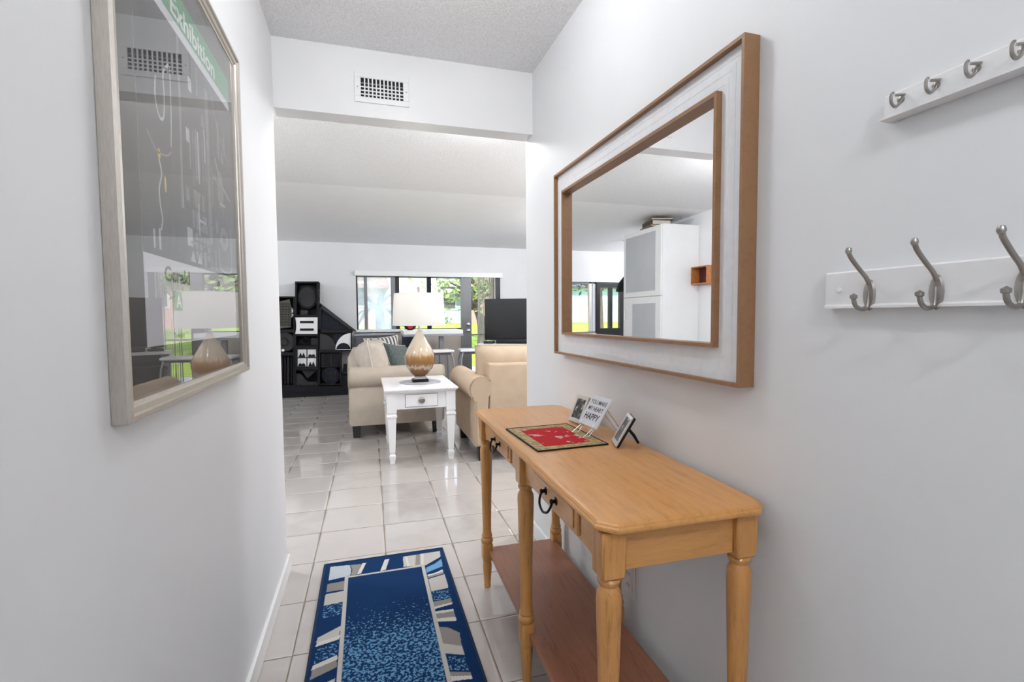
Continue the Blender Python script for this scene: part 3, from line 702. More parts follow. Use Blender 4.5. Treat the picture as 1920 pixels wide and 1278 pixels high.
    for a in range(6): rect(1.235+.022*a, 1.242+.022*a, 1.52, 1.60+.012*(a % 3), MP1)
    rect(1.29, 1.30, 1.50, 1.62, MP2); rect(1.36, 1.385, 1.31, 1.75, MP1); rect(1.40, 1.41, 1.36, 1.70, MP3)
    rect(1.20, 1.235, 1.345, 1.385, MP2); rect(1.24, 1.35, 1.39, 1.43, MP1); rect(1.25, 1.33, 1.44, 1.48, MP1)
    for q in range(4):
        for p in range(3): blob(1.262+.028*q, 1.352-.020*p+.02, .011, .0085, MP1)
    for q in (1.215, 1.262): sheet('print_shape', [(q, 1.312), (q+.035, 1.312), (q+.018, 1.338)], MP2, .0004)
    rect(1.31, 1.33, 1.308, 1.345, MP1)
    for q in range(4): rect(1.335+.022*q, 1.347+.022*q, 1.308, 1.36, MP1 if q % 2 else MP3)
    blob(1.49, 1.40, .055, .045, MP3); blob(1.49, 1.40, .04, .032, MP1, .0006); blob(1.49, 1.40, .018, .014, MP3, .0008)
    ribbon([(1.44, 1.37), (1.44, 1.33), (1.47, 1.312), (1.53, 1.312), (1.56, 1.33), (1.56, 1.44)], .004, MP2)
    blob(1.47, 1.53, .03, .05, MP1); ribbon([(1.42, 1.76), (1.45, 1.70), (1.50, 1.66), (1.57, 1.62)], .006, MP1); ribbon([(1.43, 1.60), (1.48, 1.55), (1.56, 1.52)], .005, MP2)
    rp = random.Random(4)
    for k in range(34):
        a, z = rp.uniform(1.20, 1.54), rp.uniform(1.33, 1.72); w, hh = rp.choice(((.006, .07), (.05, .006), (.022, .03), (.008, .10), (.03, .012)))
        rect(a, a+w, z, min(1.77, z+hh), rp.choice((MP1, MP1, MP3, MP2)), .00035+.00001*k)
    for a in range(5): rect(1.43+.028*a, 1.444+.028*a, 1.60+.01*a, 1.72-.012*a, MP1 if a % 2 else MP3)
poster()

# ---- outlet by the console
ot = thing('wall_outlet', 'white double power outlet low on the wall behind the console', 'outlet', (XR, 1.44, .28))
O('plate', bx(-.006, -.0005, -.036, .036, -.058, .058, .003), MWHT, ot)
for z in (-.02, .02):
    q = O('socket', bx(-.0075, -.005, -.014, .014, z-.014, z+.014, .002), MWHT, ot)
    for y in (-.006, .006): O('slot', bx(-.0078, -.007, y-.0012, y+.0012, z-.002, z+.008), MBLK, q)

# ================================================================== LIVING ROOM
# ---- rolled-arm sofas: local x = width, front towards -y, back at +y
def sofa(name, label, loc, rz, w, dep, mat, cushions):
    t = thing(name, label, 'sofa', loc, (0, 0, rz))
    aw = .15; base = .125
    O('base', bx(-w/2+.10, w/2-.10, -dep/2+.03, dep/2-.01, base, .36, .012), mat, t, smooth=True)
    for sg in (-1, 1):
        # arm: upright panel with an outward roll, extruded along the depth
        xo = sg*(w/2)
        prof = [(xo-sg*aw*.95, base), (xo-sg*.045, base), (xo-sg*.045, .50)]
        cx, cz, r_ = xo-sg*.095, .595, .105
        for k in range(15):
            a = R(-62 + k*(62+195)/14); prof.append((cx+sg*r_*1.0*cos(a), cz+r_*sin(a)))
        prof.append((xo-sg*aw*.95, .54))
        bm = BM(); prism(bm, prof, 'y', -dep/2, dep/2-.005)
        bev_e = [e for e in bm.edges if abs(e.verts[0].co.y-e.verts[1].co.y) < 1e-5]
        bmesh.ops.bevel(bm, geom=bev_e, offset=.012, segments=2, affect='EDGES')
        a_ = O('arm', bm, mat, t, smooth=True, ang=45)
        yb = dep/2-.003
        O('piping', tube(BM(), [(p[0], yb, p[1]) for p in prof[3:-1]], .003, 6), mat, a_, smooth=True)
        O('piping', tube(BM(), [(p[0], -dep/2-.001, p[1]) for p in prof[3:-1]], .003, 6), mat, a_, smooth=True)
    # back: a box with soft top edge and slight rake
    bm = box(BM(), -w/2+.16, w/2-.16, dep/2-.20, dep/2, base, .80)
    for v in bm.verts:
        if v.co.z > .5 and v.co.y < dep/2-.1: v.co.y += .04
    O('backrest', bev(bm, .022, 3), mat, t, smooth=True)
    n = 2; cw = (w-.34)/n
    for k in range(n):
        x0 = -w/2+.17+k*cw
        O('seat_cushion', bx(x0+.004, x0+cw-.004, -dep/2+.005, dep/2-.22, .36, .50, .035, 3), mat, t, smooth=True)
    for lx in (-w/2+.11, w/2-.11):
        for ly in (-dep/2+.08, dep/2-.07):
            bm = BM(); prism(bm, [(-.035, 0), (.035, 0), (.043, base+.01), (-.043, base+.01)], 'y', -.04, .04)
            for v in bm.verts:
                if v.co.z < .01: v.co.y *= .8
            O('leg', bm, MLEGB, t, (lx, ly, 0))
    for (x, y, z, cw_, ch, ct, rx, rzz) in cushions:
        bm, e = pillow(BM(), cw_, ch, ct, 16, .06)
        o = O('back_cushion', bm, mat if mat is MTAN else MLIN, t, (x, y, z), (rx, 0, rzz), True, 80)
        O('piping', tube(BM(), e, .0045, 6), MPIP if mat is MBEIGE else mat, o, smooth=True)
    return t
# beige sofa, its arm towards the end table, facing the right-hand side of the room
sofa('sofa', 'beige rolled-arm sofa side-on behind the white end table', (.285, 5.83, 0), pi/2, 1.90, .93, MBEIGE,
     [(-.56, .195, .47, .66, .48, .33, -R(10), 0), (.16, .10, .47, .66, .46, .30, -R(12), 0)])
sofa('sofa', 'tan rolled-arm loveseat with its back to the entry hall', (1.71, 4.27, 0), pi, 1.84, .93, MTAN,
     [(.42, .21, .49, .84, .46, .26, -R(10), 0), (-.42, .21, .49, .84, .46, .26, -R(10), 0)])
def throw(name, label, loc, rot, w, h, t_, mat, pip=None):
    r = thing(name, label, 'pillow', loc, rot); bm, e = pillow(BM(), w, h, t_, 14, .12)
    O('cover', bm, mat, r, smooth=True, ang=80); O('piping', tube(BM(), e, .004, 6), pip or MPIP, r, smooth=True)
throw('throw_pillow', 'grey-green woven throw pillow with pale piping on the beige sofa', (.40, 5.52, .50), (R(-24), R(8), R(52)), .44, .42, .16, MGREEN)
throw('throw_pillow', 'black and white striped throw pillow at far end of beige sofa', (.24, 6.52, .52), (R(-14), R(-4), R(18)), .46, .42, .15, MSTRIPE)
throw('throw_pillow', 'plain linen throw pillow in the corner of the tan loveseat', (1.11, 4.42, .50), (R(-12), 0, R(250)), .42, .40, .14, MLIN)

# ---- white end table
def end_table():
    t = thing('end_table', 'white painted square end table with one drawer and carved tapered legs', 'table', (.42, 4.335, 0))
    hx, hy = .297, .405
    bm = BM(); rings = []
    for k, z in ((.03, .572), (.022, .576), (.014, .582), (.012, .588), (.004, .592), (0, .597), (0, .606), (.004, .611), (.008, .612)):
        a, b = hx-k, hy-k; rings.append([bm.verts.new(p) for p in ((-a, -b, z), (a, -b, z), (a, b, z), (-a, b, z))])
    for a, b in zip(rings, rings[1:]):
        for i in range(4): bm.faces.new((a[i], a[(i+1) % 4], b[(i+1) % 4], b[i]))
    bm.faces.new(rings[0][::-1]); bm.faces.new(rings[-1]); O('tabletop', bm, MTBL, t)
    lx, ly = .238, .338
    def sq(bm, pr):
        rings = [[bm.verts.new(p) for p in ((-a, -a, z), (a, -a, z), (a, a, z), (-a, a, z))] for a, z in pr]
        for a, b in zip(rings, rings[1:]):
            for i in range(4): bm.faces.new((a[i], a[(i+1) % 4], b[(i+1) % 4], b[i]))
        bm.faces.new(rings[0][::-1]); bm.faces.new(rings[-1]); return bm
    pr = [(.019, 0), (.019, .012), (.026, .055), (.026, .066), (.019, .076), (.019, .086), (.0225, .094), (.034, .355), (.034, .37), (.041, .38), (.041, .392), (.034, .40), (.034, .408), (.038, .418), (.038, .572)]
    l0 = None
    for x in (-lx, lx):
        for y in (-ly, ly):
            if not l0: l0 = O('leg', sq(BM(), pr), MTBL, t, (x, y, 0))
            else: c = l0.copy(); C.objects.link(c); c.location = (x, y, 0)
    for s in (-1, 1):
        O('apron', bx(-lx+.03, lx-.03, s*(ly+.012)-.012, s*(ly+.012)+.012, .440, .572), MTBL, t)
        O('apron', bx(s*(lx+.012)-.012, s*(lx+.012)+.012, -ly+.03, ly-.03, .440, .572), MTBL, t)
    yf = -ly-.024
    d = O('drawer', bx(-.128, .128, yf-.008, yf, .458, .556, .003), MTBL, t)
    O('drawer_gap', bx(-.1325, .1325, yf-.0008, yf-.0002, .4535, .5605), MGMET, t)
    # cup pull: plate with a ring
    O('pull_plate', lathe(BM(), [(0, 0), (.027, 0), (.027, .003), (.022, .006), (0, .007)], 20), MNICK, d, (0, yf-.008, .508), (pi/2, 0, 0), True)
    O('pull_ring', tube(BM(), [(.024*cos(a), yf-.019, .510-.026*sin(a)*(1 if sin(a) > 0 else .4)) for a in [2*pi*k/20 for k in range(21)]], .004, 8), MNICK, d, smooth=True)
end_table()
# round mat, lamp
pm_ = tag(O('round_placemat', lathe(BM(), [(.178, 0), (.180, .003), (.178, .006), (0, .006)], 40), M('grey_mat', (.36, .36, .39), .45), None, (.445, 4.30, .6122), smooth=True), 'round grey mat under the lamp on the end table', 'mat')
def lamp():
    t = thing('table_lamp', 'gourd-shaped amber drip-glaze table lamp with a white drum shade', 'lamp', (.445, 4.30, .6185))
    O('base', bx(-.068, .068, -.06, .06, 0, .024, .004), MBLK, t); O('plinth', bx(-.05, .05, -.045, .045, .024, .050, .003), MCHROME, t)
    pr = [(.045, .0), (.062, .008), (.088, .035), (.110, .070), (.126, .110), (.131, .145), (.128, .180), (.117, .215), (.100, .250), (.080, .285), (.060, .320), (.043, .350), (.030, .375), (.022, .392), (.020, .40), (0, .402)]
    cc = curve([(r, 0, z) for r, z in pr], 3)
    O('body', lathe(BM(), [(max(0, p.x), p.z) for p in cc[:-3]] + [(0, .402)], 48), MGLAZE, t, (0, 0, .050), smooth=True, ang=60)
    O('neck', lathe(BM(), [(.012, .44), (.012, .50), (.018, .505), (.018, .55), (.008, .56), (.008, .80), (0, .80)], 16), MCHROME, t, smooth=True)
    O('finial', lathe(BM(), [(.010, .78), (.014, .79), (.010, .80), (.015, .812), (.013, .825), (0, .83)], 16), MNICK, t, smooth=True)
    z0, z1, ra, rb = .492, .768, .228, .212
    bm = BM(); n = 56
    rings = [[bm.verts.new((r*cos(2*pi*k/n), r*sin(2*pi*k/n), z)) for k in range(n)] for r, z in ((ra, z0), (rb, z1), (rb-.003, z1), (ra-.003, z0))]
    for i in range(4):
        a, b = rings[i], rings[(i+1) % 4]
        for k in range(n): bm.faces.new((a[k], a[(k+1) % n], b[(k+1) % n], b[k]))
    sh = O('lamp_shade', bm, MSHADE, t, smooth=True, ang=50)
    for k in range(3):
        a = 2*pi*k/3; O('spider_arm', tube(BM(), [(0, 0, .765), ((rb-.003)*cos(a), (rb-.003)*sin(a), .765)], .002, 6), MNICK, sh)
    O('bulb', lathe(BM(), [(0, .56), (.014, .565), (.03, .61), (.03, .635), (.018, .66), (0, .665)], 16), MBULB, t, smooth=True)
    l = bpy.data.lights.new('bulb_light', 'POINT'); l.energy = 2.5; l.shadow_soft_size = .04; l.color = (1, .96, .9)
    lo = bpy.data.objects.new('bulb_light', l); C.objects.link(lo); lo.parent = t; lo.location = (0, 0, .70)
lamp()

# ---- black assemblage sculpture along the far wall (front plane y = 7.80)
def sculpture():
    t = thing('wall_sculpture', 'black painted wood assemblage of stacked boxes and cut-out shapes against the far wall', 'sculpture', (-.85, 7.80, 0))
    def q(x, y): return (-1.3696+.0014964*x-.0000474*y+.85, max(0, 1.9283+.0000339*x-.0015826*y-9.73e-8*x*y))
    def poly(name, pts, m, y0, y1, par=None): bm = BM(); prism(bm, [q(*p) for p in pts], 'y', y0, y1); return O(name, bm, m, par or t)
    def rc(name, x0, x1, y0, y1, m, d0, d1, par=None): return poly(name, [(x0, y0), (x1, y0), (x1, y1), (x0, y1)], m, d0, d1, par)
    def crate(x0, x1, y0, y1, m, th=12, dep=.30, back=None):
        b = rc('box', x0, x1, y0, y1, back or MBLK, dep-.015, dep)
        for a in ((x0, x1, y0, y0+th), (x0, x1, y1-th, y1), (x0, x0+th, y0+th, y1-th), (x1-th, x1, y0+th, y1-th)): rc('box_side', *a, m, 0, dep-.015, b)
        return b
    def disc(name, cx, cy, rx, ry, m, d0, d1, a0=0, a1=360, par=None, n=28):
        pts = [(cx+rx*cos(R(a0+(a1-a0)*k/n)), cy-ry*sin(R(a0+(a1-a0)*k/n))) for k in range(n if a1-a0 >= 360 else n+1)]
        if a1-a0 < 360: pts.append((cx, cy))
        return poly(name, pts, m, d0, d1, par)
    # plinth
    rc('plinth', -40, 755, 1100, 1212, MCHAR, -.01, .32); rc('plinth_strip', -40, 755, 1150, 1160, MNAVY, -.016, -.009); rc('plinth_block', 692, 755, 1005, 1100, MCHAR, .02, .32)
    for x, y in ((60, 1142), (150, 1140), (235, 1140), (375, 1137), (505, 1130), (635, 1125)): disc('peg', x, y, 9, 9, MBLK, -.022, -.009, n=14)
    # left column
    b = crate(-30, 256, 272, 588, MCHAR)
    poly('weave_panel', [(120, 318), (205, 296), (222, 380), (216, 556), (120, 566)], MOLIV, .05, .10); poly('weave_panel', [(0, 330), (110, 318), (110, 560), (0, 566)], MOLIV, .08, .12)
    for k in range(7): rc('weave_bar', 128+k*13, 130+k*13, 330, 545, MBLK, .044, .052)
    for k in range(9): rc('weave_bar', 122, 216, 340+k*24, 343+k*24, MBLK, .044, .052)
    poly('shard', [(222, 365), (245, 415), (222, 425)], MWHT, .06, .09); poly('shard', [(222, 430), (245, 436), (222, 470)], MWHT, .06, .09)
    crate(-30, 256, 590, 800, MCHAR); disc('wheel', 168, 692, 84, 88, MGRYP, .04, .12); disc('wheel_ring', 160, 692, 38, 40, MBLK, .03, .042); disc('wheel_hub', 160, 692, 28, 30, MGRYP, .025, .035)
    disc('knob', 150, 768, 13, 13, MWHT, .0, .03, n=16); disc('wheel', 28, 692, 46, 88, MGRYP, .05, .12)
    crate(-30, 256, 802, 1104, MNAVY)
    for k in range(8): rc('slat', 5+k*30, 18+k*30, 830, 1090, MCHAR if k % 2 else MGRYP, .06+.02*(k % 2), .12)
    # tower
    crate(258, 472, 136, 456, MCHAR, 14)
    bm = BM(); lathe(bm, [(0, -.07), (.05, -.062), (.09, -.045), (.112, -.02), (.118, 0), (.118, .02)], 32); c_ = q(366, 276); O('bowl', bm, MGRYP, t, (c_[0], .09, c_[1]), (pi/2, 0, 0), True, 60).scale = (1, 1.25, 1)
    rc('stand', 305, 372, 400, 440, MGRYP, .05, .14); disc('bowl_ring', 366, 276, 95, 110, MBLK, .10, .13)
    bm = BM(); pts = [(472, 142)] + [(476+11*abs(sin(R(90*k))) if k else 478, 142+k*19.4) for k in range(10)] + [(472, 330)]
    poly('scalloped_edge', [(470, 142)] + [(484 if k % 2 else 474, 145+k*11) for k in range(17)] + [(470, 330)], MBLK, .02, .10)
    w = poly('white_panel', [(262, 466), (468, 464), (466, 616), (262, 616), (270, 580), (272, 540), (269, 500)], MWHT, -.012, .02)
    for y in (497, 566): rc('bar', 306, 432, y, y+21, MBLK, -.022, -.011, w)
    rc('backing', 258, 474, 456, 626, MBLK, .02, .30)
    crate(258, 476, 626, 734, MCHAR, 10)
    for k in range(4):
        P4 = [(300, 686), (345, 648), (402, 686), (348, 720)]; a, b2 = P4[k], P4[(k+1) % 4]
        poly('lozenge', [a, b2, (b2[0]*.94+350*.06, b2[1]*.94+684*.06), (a[0]*.94+350*.06, a[1]*.94+684*.06)], MGRYP, .03, .08)
    rc('roll', 405, 462, 655, 720, MGRYP, .05, .15)
    fr = rc('picture_backing', 262, 474, 736, 942, MBLK, .02, .30)
    for a in ((262, 474, 736, 756), (262, 474, 920, 942), (262, 282, 756, 920), (456, 474, 756, 920)): rc('picture_frame_bar', *a, MCHAR, -.02, .02, fr)
    for (x0, y0) in ((284, 758), (374, 758), (284, 842), (374, 842)):
        p = rc('print', x0, x0+80, y0, y0+76, MWHT, .008, .02, fr)
    for (x0, y0, k) in ((284, 758, 0), (374, 758, 1), (284, 842, 1), (374, 842, 0)):
        if k == 0:
            for xx in (8, 36): poly('cutout', [(x0+xx, y0+74), (x0+xx+36, y0+74), (x0+xx+18, y0+30)], MBLK, .002, .008, fr)
        else:
            for xx in (8, 38): disc('cutout', x0+xx+16, y0+74, 18, 28, MBLK, .002, .008, 0, 180, fr, 12)
    crate(258, 478, 944, 1104, MCHAR, 10)
    poly('wave', [(270, 985)]+[(270+k*10, 985+78/(1+math.exp(-(k-7)/1.4))) for k in range(1, 20)]+[(466, 1096), (270, 1096)], MGRYP, .03, .10); poly('triangle', [(315, 956), (460, 956), (372, 1032)], MGRYP, .05, .10)
    for x, y in ((305, 1088), (435, 1085)): disc('peg', x, y, 7, 7, MBLK, .02, .03, n=12)
    # right hand side
    tr = poly('wedge_back', [(484, 345), (815, 590), (484, 594)], MNAVY, .08, .12)
    poly('wedge_rail', [(484, 330), (838, 590), (800, 590), (484, 372)], MGRYP, 0, .12, tr); rc('wedge_base', 480, 800, 577, 604, MCHAR, 0, .12, tr); rc('wedge_post', 474, 498, 345, 600, MCHAR, 0, .12, tr)
    rc('niche_back', 478, 640, 604, 772, MBLK, .12, .16); rc('niche_back', 640, 792, 604, 772, MNAVY, .08, .11); disc('quarter_round', 486, 772, 158, 158, MGRYP, .02, .10, 0, 90)
    disc('fan', 786, 762, 150, 152, MWHT, .015, .05, 90, 180); disc('arch', 713, 762, 68, 62, MNAVY, .005, .015, 0, 180)
    rc('niche_side', 784, 794, 604, 772, MCHAR, 0, .10); rc('niche_floor', 478, 794, 762, 774, MCHAR, 0, .12); rc('niche_floor_edge', 650, 786, 758, 763, MWHT, -.004, .004)
    for k in range(4): rc('reed', 606+k*9, 611+k*9, 610, 700, MGRYP, .08, .12)
    crate(480, 692, 776, 1090, MCHAR, 12)
    rc('inner_box', 500, 606, 800, 930, MGRYP, .10, .18); rc('inner_box_face', 520, 580, 812, 920, MBLK, .09, .10); rc('inner_panel', 610, 676, 796, 930, MCHAR, .06, .10)
    d = disc('lattice_disc', 592, 1005, 86, 80, MNAVY, .04, .09)
    for k in range(5):
        for sgn in (1, -1): poly('lattice_bar', [(540+k*22, 1052) if sgn > 0 else (540+k*22, 958), (546+k*22, 1052) if sgn > 0 else (546+k*22, 958), (566+k*22, 975) if sgn > 0 else (566+k*22, 1035), (560+k*22, 975) if sgn > 0 else (560+k*22, 1035)], MGRYP, .034, .041, d)
    poly('trestle', [(698, 1006), (714, 900), (744, 900), (748, 1000), (736, 1000), (732, 975), (718, 978), (712, 1006)], MBLK, .08, .14)
sculpture()

# ---- low furniture below the window
sb = thing('storage_bench', 'low slate grey storage chest under the hazy window', 'chest', (.15, 7.93, 0))
O('body', bx(-.31, .28, -.17, .15, 0, .90, .006), MSLATE, sb)
O('lid', bx(-.32, .29, -.18, .15, .90, .925, .005), MGMET, sb)
for x in (-.16, .14): O('door', bx(x-.13, x+.13, -.185, -.17, .06, .88, .004), MSLATE, sb)
for x in (-.17, .02): O('handle', tube(BM(), [(x, -.19, .72), (x, -.205, .74), (x, -.205, .82), (x, -.19, .84)], .006, 8), MBLK, sb)
nc = thing('bar_chair', 'navy upholstered bar chair beside the window table', 'chair', (.66, 7.62, 0))
O('backrest', bx(-.13, .12, .10, .15, .58, .93, .02, 3), MNVFAB, nc, smooth=True); O('seat', bx(-.17, .17, -.18, .16, .56, .63, .02, 3), MNVFAB, nc, smooth=True)
for x in (-.15, .15):
    for y in (-.16, .14): O('leg', tube(BM(), [(x, y, 0), (x*.93, y*.93, .57)], .013, 8), MGMET, nc, smooth=True)
O('footrest', tube(BM(), [(-.148, -.158, .22), (.148, -.158, .22)], .01, 8), MGMET, nc)
bt = thing('bar_table', 'tall white-topped bar table on a grey pedestal by the window', 'table', (1.04, 7.22, 0))
O('tabletop', bx(-.54, .305, -.28, .28, .935, .995, .008), MWHT, bt); O('top_edge', bx(-.545, .31, -.285, .285, .905, .935, .004), MGMET, bt)
O('pedestal', bx(-.005, .065, -.035, .035, .03, .905, .008), MGMET, bt); O('pedestal', bx(-.30, -.24, -.03, .03, .03, .905, .008), MGMET, bt)
O('base_plate', bx(-.34, .20, -.22, .22, 0, .03, .008), MGMET, bt)
def stool(label, loc, rz):
    t = thing('bar_stool', label, 'stool', loc, (0, 0, rz), None)
    O('seat', bx(-.17, .17, -.16, .16, .70, .735, .016, 3), MWHT, t, smooth=True); O('seat_underside', bx(-.14, .14, -.13, .13, .67, .70, .006), MSLATE, t)
    for x in (-1, 1):
        for y in (-1, 1): O('leg', tube(BM(), [(x*.18, y*.17, 0), (x*.155, y*.145, .60), (x*.13, y*.12, .70)], .012, 8), MGMET, t, smooth=True)
    for x in (-1, 1): O('rung', tube(BM(), [(x*.172, -.162, .25), (x*.172, .162, .25)], .008, 8), MGMET, t)
    for y in (-1, 1): O('rung', tube(BM(), [(-.172, y*.162, .25), (.172, y*.162, .25)], .008, 8), MGMET, t)
stool('white-seated metal bar stool half under the bar table', (.955, 6.64, 0), R(6))
stool('white-seated metal bar stool between bar table and television', (1.40, 6.64, 0), R(-4))
rb_ = thing('glass_ball', 'dark round ornament with red centre on the bar table', 'ornament', (.608, 7.12, .995))
O('bowl', lathe(BM(), [(0, 0), (.04, .002), (.075, .025), (.088, .06), (.08, .09), (.055, .115), (0, .125)], 28), MTVB, rb_, smooth=True)
O('centre', lathe(BM(), [(0, -.004), (.03, -.002), (.042, .010), (.042, .03), (0, .03)], 24), MRED, rb_, (-.01, -.09, .065), (pi/2, 0, 0), True)

# ---- television corner
ta_ = -R(30)
st = thing('media_console', 'white media console with open dark shelves under the television', 'media console', (2.24, 6.70, 0), (0, 0, ta_))
O('top', bx(-.68, .68, -.22, .22, .755, .795, .004), MWHT, st)
O('plinth', bx(-.66, .66, -.20, .20, 0, .10, .004), MBOOKB, st)
for x in (-.66, -.01, .64): O('upright', bx(x, x+.02, -.21, .21, .10, .755), MWHT, st)
O('bottom_board', bx(-.66, .66, -.21, .21, .10, .12), MWHT, st); O('back_panel', bx(-.66, .66, .195, .21, .12, .755), MLEGB, st)
for z in (.40, .58): O('shelf', bx(-.64, .64, -.19, .195, z, z+.018), MLEGB, st)
tv = thing('television', 'large black flat-screen television angled in the corner', 'television', (2.16, 6.74, .795), (0, 0, ta_))
O('screen', bx(-.535, .535, -.018, -.016, .055, .635), MTVS, tv); O('casing', bx(-.545, .545, -.0158, .03, .04, .645, .004), MTVB, tv)
for x in (-.32, .32): O('foot', bx(x-.02, x+.02, -.11, .11, 0, .04, .004), MTVB, tv)
sbar = tag(O('soundbar', bx(-.36, .44, -.035, .035, 0, .062, .012, 3), MTVB, None, (2.10, 6.555, .795), (0, 0, ta_), True), 'long black soundbar in front of the television', 'soundbar')
tag(O('set_top_box', bx(-.075, .075, -.05, .05, 0, .03, .006), MTVB, None, (1.70, 6.80, .795), (0, 0, ta_)), 'small flat black box at the end of the media console', 'box')

# ---- left part of the room, seen in the mirror
cb = thing('tall_cabinet', 'tall white cabinet with frosted glass doors against the side wall', 'cabinet', (-2.03, 5.56, 0))
O('body', bx(-.268, .25, -.443, .443, 0, 2.285), MWHT, cb)
for z0, z1, ya, yb2 in ((.08, 1.415, -.335, .205), (1.425, 2.275, -.325, .38)):
    d = O('door', bx(.25, .272, -.44, .44, z0, z1, .003), MWHT, cb)
    pz = (z0+.10, z1-.08) if z0 < 1 else (z0+.065, z1-.055)
    O('frosted_pane', bx(.272, .2735, ya, yb2, *pz), MFROST, d)
    if z0 < 1: O('handle', tube(BM(), [(.273, .375, 1.12), (.295, .375, 1.12), (.295, .375, 1.26), (.273, .375, 1.26)], .006, 8), MWHT, d)
O('plinth', bx(-.26, .22, -.43, .43, 0, .08), MGREY, cb)
def book(label, loc, rz, dims, mc, ms):
    t = thing('book', label, 'book', loc, (0, 0, rz)); w, d, h = dims
    O('cover', bx(-w/2, w/2, -d/2, d/2, 0, .006), mc, t); O('cover', bx(-w/2, w/2, -d/2, d/2, h-.006, h), mc, t)
    O('spine', bx(w/2-.006, w/2, -d/2, d/2, .006, h-.006), ms, t); O('pages', bx(-w/2+.01, w/2-.006, -d/2+.006, d/2-.006, .006, h-.006), MPAGES, t)
book('wide brown leather book at bottom of pile on the tall cabinet', (-1.92, 5.46, 2.2855), R(12), (.30, .38, .022), MBOOKB, MBOOKB)
book('thick book with dark spine and white pages on the tall cabinet', (-1.91, 5.45, 2.3080), R(8), (.25, .30, .058), MBOOKB, MSPINE)
book('brown strapped book on top of the pile on the tall cabinet', (-1.93, 5.44, 2.3665), R(16), (.28, .34, .020), MBOOKB, MBOOKB)
wb = thing('wall_box_shelf', 'small orange wooden box shelf on the side wall beside the tall cabinet', 'shelf', (-2.30, 4.965, 1.555))
for a in ((-.145, .145, 0, .012), (-.145, .145, .200, .212)): O('board', bx(.001, .12, a[0], a[1], a[2], a[3]), MBOXW, wb)
for a in ((-.145, -.133), (.133, .145)): O('side', bx(.001, .12, a[0], a[1], .012, .200), MBOXW, wb)
O('back', bx(.001, .008, -.133, .133, .012, .200), MDARKBOX, wb)
for k in range(7): O('reed', bx(.02, .024, .118, .124, .02+k*.024, .034+k*.024), MBOXW, wb)
pl = thing('pendant_lamp', 'black pendant lamp on a thin chrome rod in the sun room', 'lamp', (-2.40, 7.0, 2.39))
O('canopy', lathe(BM(), [(.075, -.001), (.075, -.012), (.03, -.03), (0, -.03)], 24), MCHROME, pl, smooth=True)
O('rod', tube(BM(), [(0, 0, -.02), (0, 0, -.56)], .005, 8), MCHROME, pl); O('joint', lathe(BM(), [(0, -.30), (.018, -.31), (.018, -.34), (0, -.35)], 12), MCHROME, pl, smooth=True)
O('lamp_shade', lathe(BM(), [(.02, -.54), (.05, -.56), (.16, -.70), (.19, -.82), (.185, -.82), (.155, -.705), (.045, -.57), (.02, -.55)], 28), MBLK, pl, smooth=True)

# ================================================================== OUTSIDE
gm = BM(); prism(gm, [(8.3, -.6), (8.3, -.12), (13.5, -.12), (19, .72), (90, .95), (90, -.6)], 'x', -70, 70)
struct('ground', gm, MGRASS)
struct('patio', bx(-6, 6, 8.31, 12.0, -.2, -.08), MPATIO)
def house(name, label, loc, w, d, h, roof_h, mw, mr, gable):
    t = thing(name, label, 'house', loc)
    O('wall', bx(-w/2, w/2, 0, d, -.6, h), mw, t)
    bm = BM()
    if gable == 'x': prism(bm, [(-w/2-.5, h), (w/2+.5, h), (w/2+.5, h+.12), (0, h+roof_h), (-w/2-.5, h+.12)], 'y', -.5, d+.5)
    else: prism(bm, [(-.5, h), (d+.5, h), (d+.5, h+.12), (d/2, h+roof_h), (-.5, h+.12)], 'x', -w/2-.5, w/2+.5)
    O('roof', bm, mr, t)
    for k in range(3):
        x = -w/2+w*(k+.5)/3
        f = O('window', bx(x-.55, x+.55, -.05, .02, .9, 2.0), MWHT, t); O('window_pane', bx(x-.48, x+.48, -.06, -.04, .97, 1.93), MSLATE, f)
    return t
house('house', 'pale blue house with grey roof beyond the lawn', (6.9, 31, .72), 5.6, 6, 1.65, .5, MBLUEH, MDROOF, 'x')
house('house', 'pink stucco house with clay roof outside the hazy window', (-2.3, 22, .72), 5.6, 6, 1.7, .9, MPINKH, MROOF, 'y')
house('house', 'pink stucco house with clay roof behind the door glass', (10.8, 24, .72), 9.0, 6, 2.0, 1.0, MPINKH, MROOF, 'y')
house('house', 'white and blue house seen past the sun room door', (-15.5, 30, .72), 14.0, 6, 2.3, 1.6, MBLUEH, MDROOF, 'y')
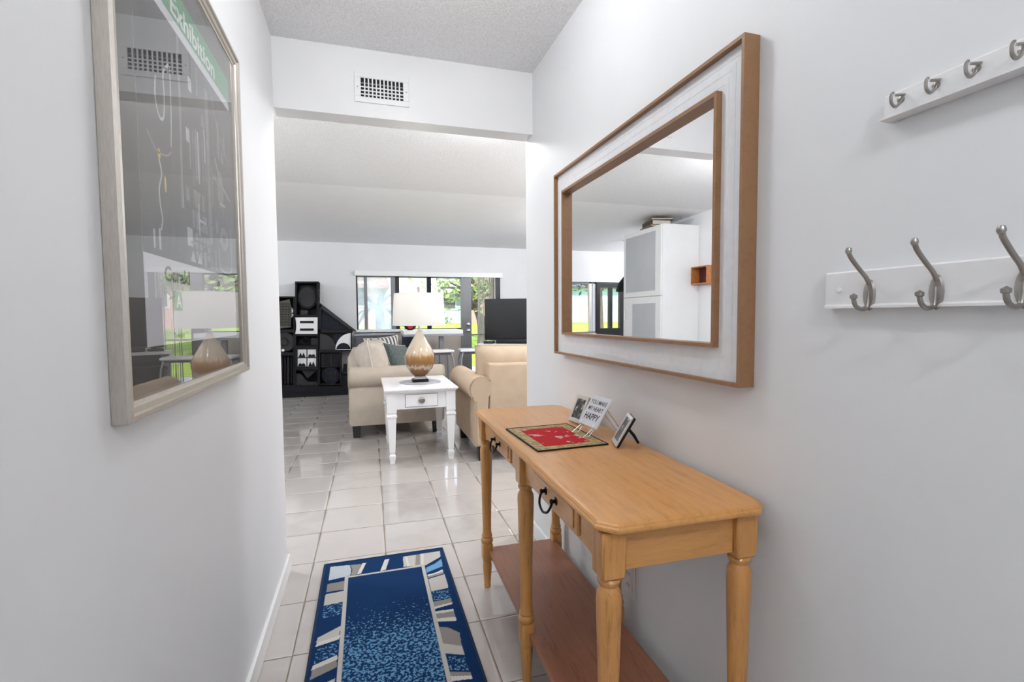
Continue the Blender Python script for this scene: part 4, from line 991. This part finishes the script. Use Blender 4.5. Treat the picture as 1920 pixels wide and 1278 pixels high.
def tree(label, loc, h, spread, nleaf, leafm, seed, lean=0, low=.55, ls=.10):
    rnd = random.Random(seed); t = thing('tree', label, 'tree', loc)
    O('trunk', tube(BM(), curve([(0, 0, -.6), (.05, 0, h*.25), (lean*.4, .1, h*.5), (lean, .1, h*.75)], 5), [.17-.006*k for k in range(16)], 10), MBARK, t, smooth=True)
    tips = []
    for k in range(11):
        a = rnd.uniform(0, 2*pi); z0 = h*rnd.uniform(.42, .72); r = spread*rnd.uniform(.5, 1)
        p0 = (lean*.5, .1, z0); p2 = (lean+r*cos(a), .6*r*sin(a), z0+h*rnd.uniform(.0, .28)); p1 = ((p0[0]+p2[0])/2, (p0[1]+p2[1])/2, (p0[2]+p2[2])/2+.25)
        c = curve([p0, p1, p2], 5); O('branch', tube(BM(), c, [.07-.005*i for i in range(len(c))], 6), MBARK, t, smooth=True); tips += c[3:]
    bm = BM()
    for k in range(nleaf):
        p = Vector(rnd.choice(tips)) + Vector((rnd.gauss(0, .30), rnd.gauss(0, .30), rnd.gauss(.05, .22)))
        if p.z < h*low*.7: continue
        d = Vector((rnd.gauss(0, 1), rnd.gauss(0, 1), rnd.gauss(0, .6))).normalized(); n = d.orthogonal().normalized(); s = ls*rnd.uniform(.6, 1.3)
        bm.faces.new([bm.verts.new(p+v) for v in (-d*s, n*s*.45, d*s, -n*s*.45)])
    o = O('foliage', bm, leafm, t); o['kind'] = 'stuff'
tree('tree with sparse yellow-green leaves spreading in front of the blue house', (3.35, 14.5, .1), 3.1, 2.3, 700, MLEAF, 3, -.4)
tree('dark leafy tree beside the white and blue house', (-10.6, 24, .7), 4.2, 2.8, 1500, MLEAFD, 5)
tree('dark leafy tree at the corner of the sun room lawn', (-6.0, 15, .3), 3.6, 2.4, 1600, MLEAFD, 8)
tree('leafy tree in front of the pink house by the door glass', (5.6, 16.5, .4), 3.4, 2.0, 1000, MLEAFD, 11)
pt = thing('palm', 'small fan palm growing outside the hazy window', 'palm', (.35, 15.5, .1))
O('trunk', tube(BM(), [(0, 0, -.4), (.03, 0, .7), (0, 0, 1.3)], [.12, .1, .08], 10), MBARK, pt, smooth=True)
for k in range(14):
    a = 2*pi*k/14; e = .5+.35*(k % 3); bm = BM(); L3 = 1.0; pts = [Vector((cos(a)*L3*u, sin(a)*L3*u, 1.3+e*u-1.0*u*u*(1.1-.2*(k % 3)))) for u in [i/6 for i in range(7)]]
    prev = None; side = Vector((-sin(a), cos(a), 0))
    for i, p in enumerate(pts):
        w = .10*sin(pi*min(.97, (i+.6)/6.6)); v = (bm.verts.new(p+side*w), bm.verts.new(p+Vector((0, 0, .02))), bm.verts.new(p-side*w))
        if prev: bm.faces.new((prev[0], v[0], v[1], prev[1])); bm.faces.new((prev[1], v[1], v[2], prev[2]))
        prev = v
    O('frond', bm, MLEAFD, pt)
for k, (x, y) in enumerate(((4.4, 29.4), (3.1, 27.0), (-1.2, 19.5))):
    bm = BM(); rnd = random.Random(k)
    for i in range(160):
        p = Vector((rnd.gauss(0, .25), rnd.gauss(0, .2), abs(rnd.gauss(.25, .2)))); d = Vector((rnd.gauss(0, 1), rnd.gauss(0, 1), rnd.gauss(.5, 1))).normalized(); n = d.orthogonal().normalized()
        bm.faces.new([bm.verts.new(p+v) for v in (-d*.12, n*.05, d*.12, -n*.05)])
    s_ = thing('shrub', ('low green shrub at the near corner of the blue house', 'low green shrub out on the lawn beside the blue house', 'low green shrub in front of the pink house')[k], 'shrub', (x, y, .72), group='shrubs by the blue house' if k < 2 else None)
    f = O('foliage', bm, MLEAF, s_); f['kind'] = 'stuff'; O('stem', tube(BM(), [(0, 0, -.3), (0, 0, .4)], .03, 6), MBARK, s_)
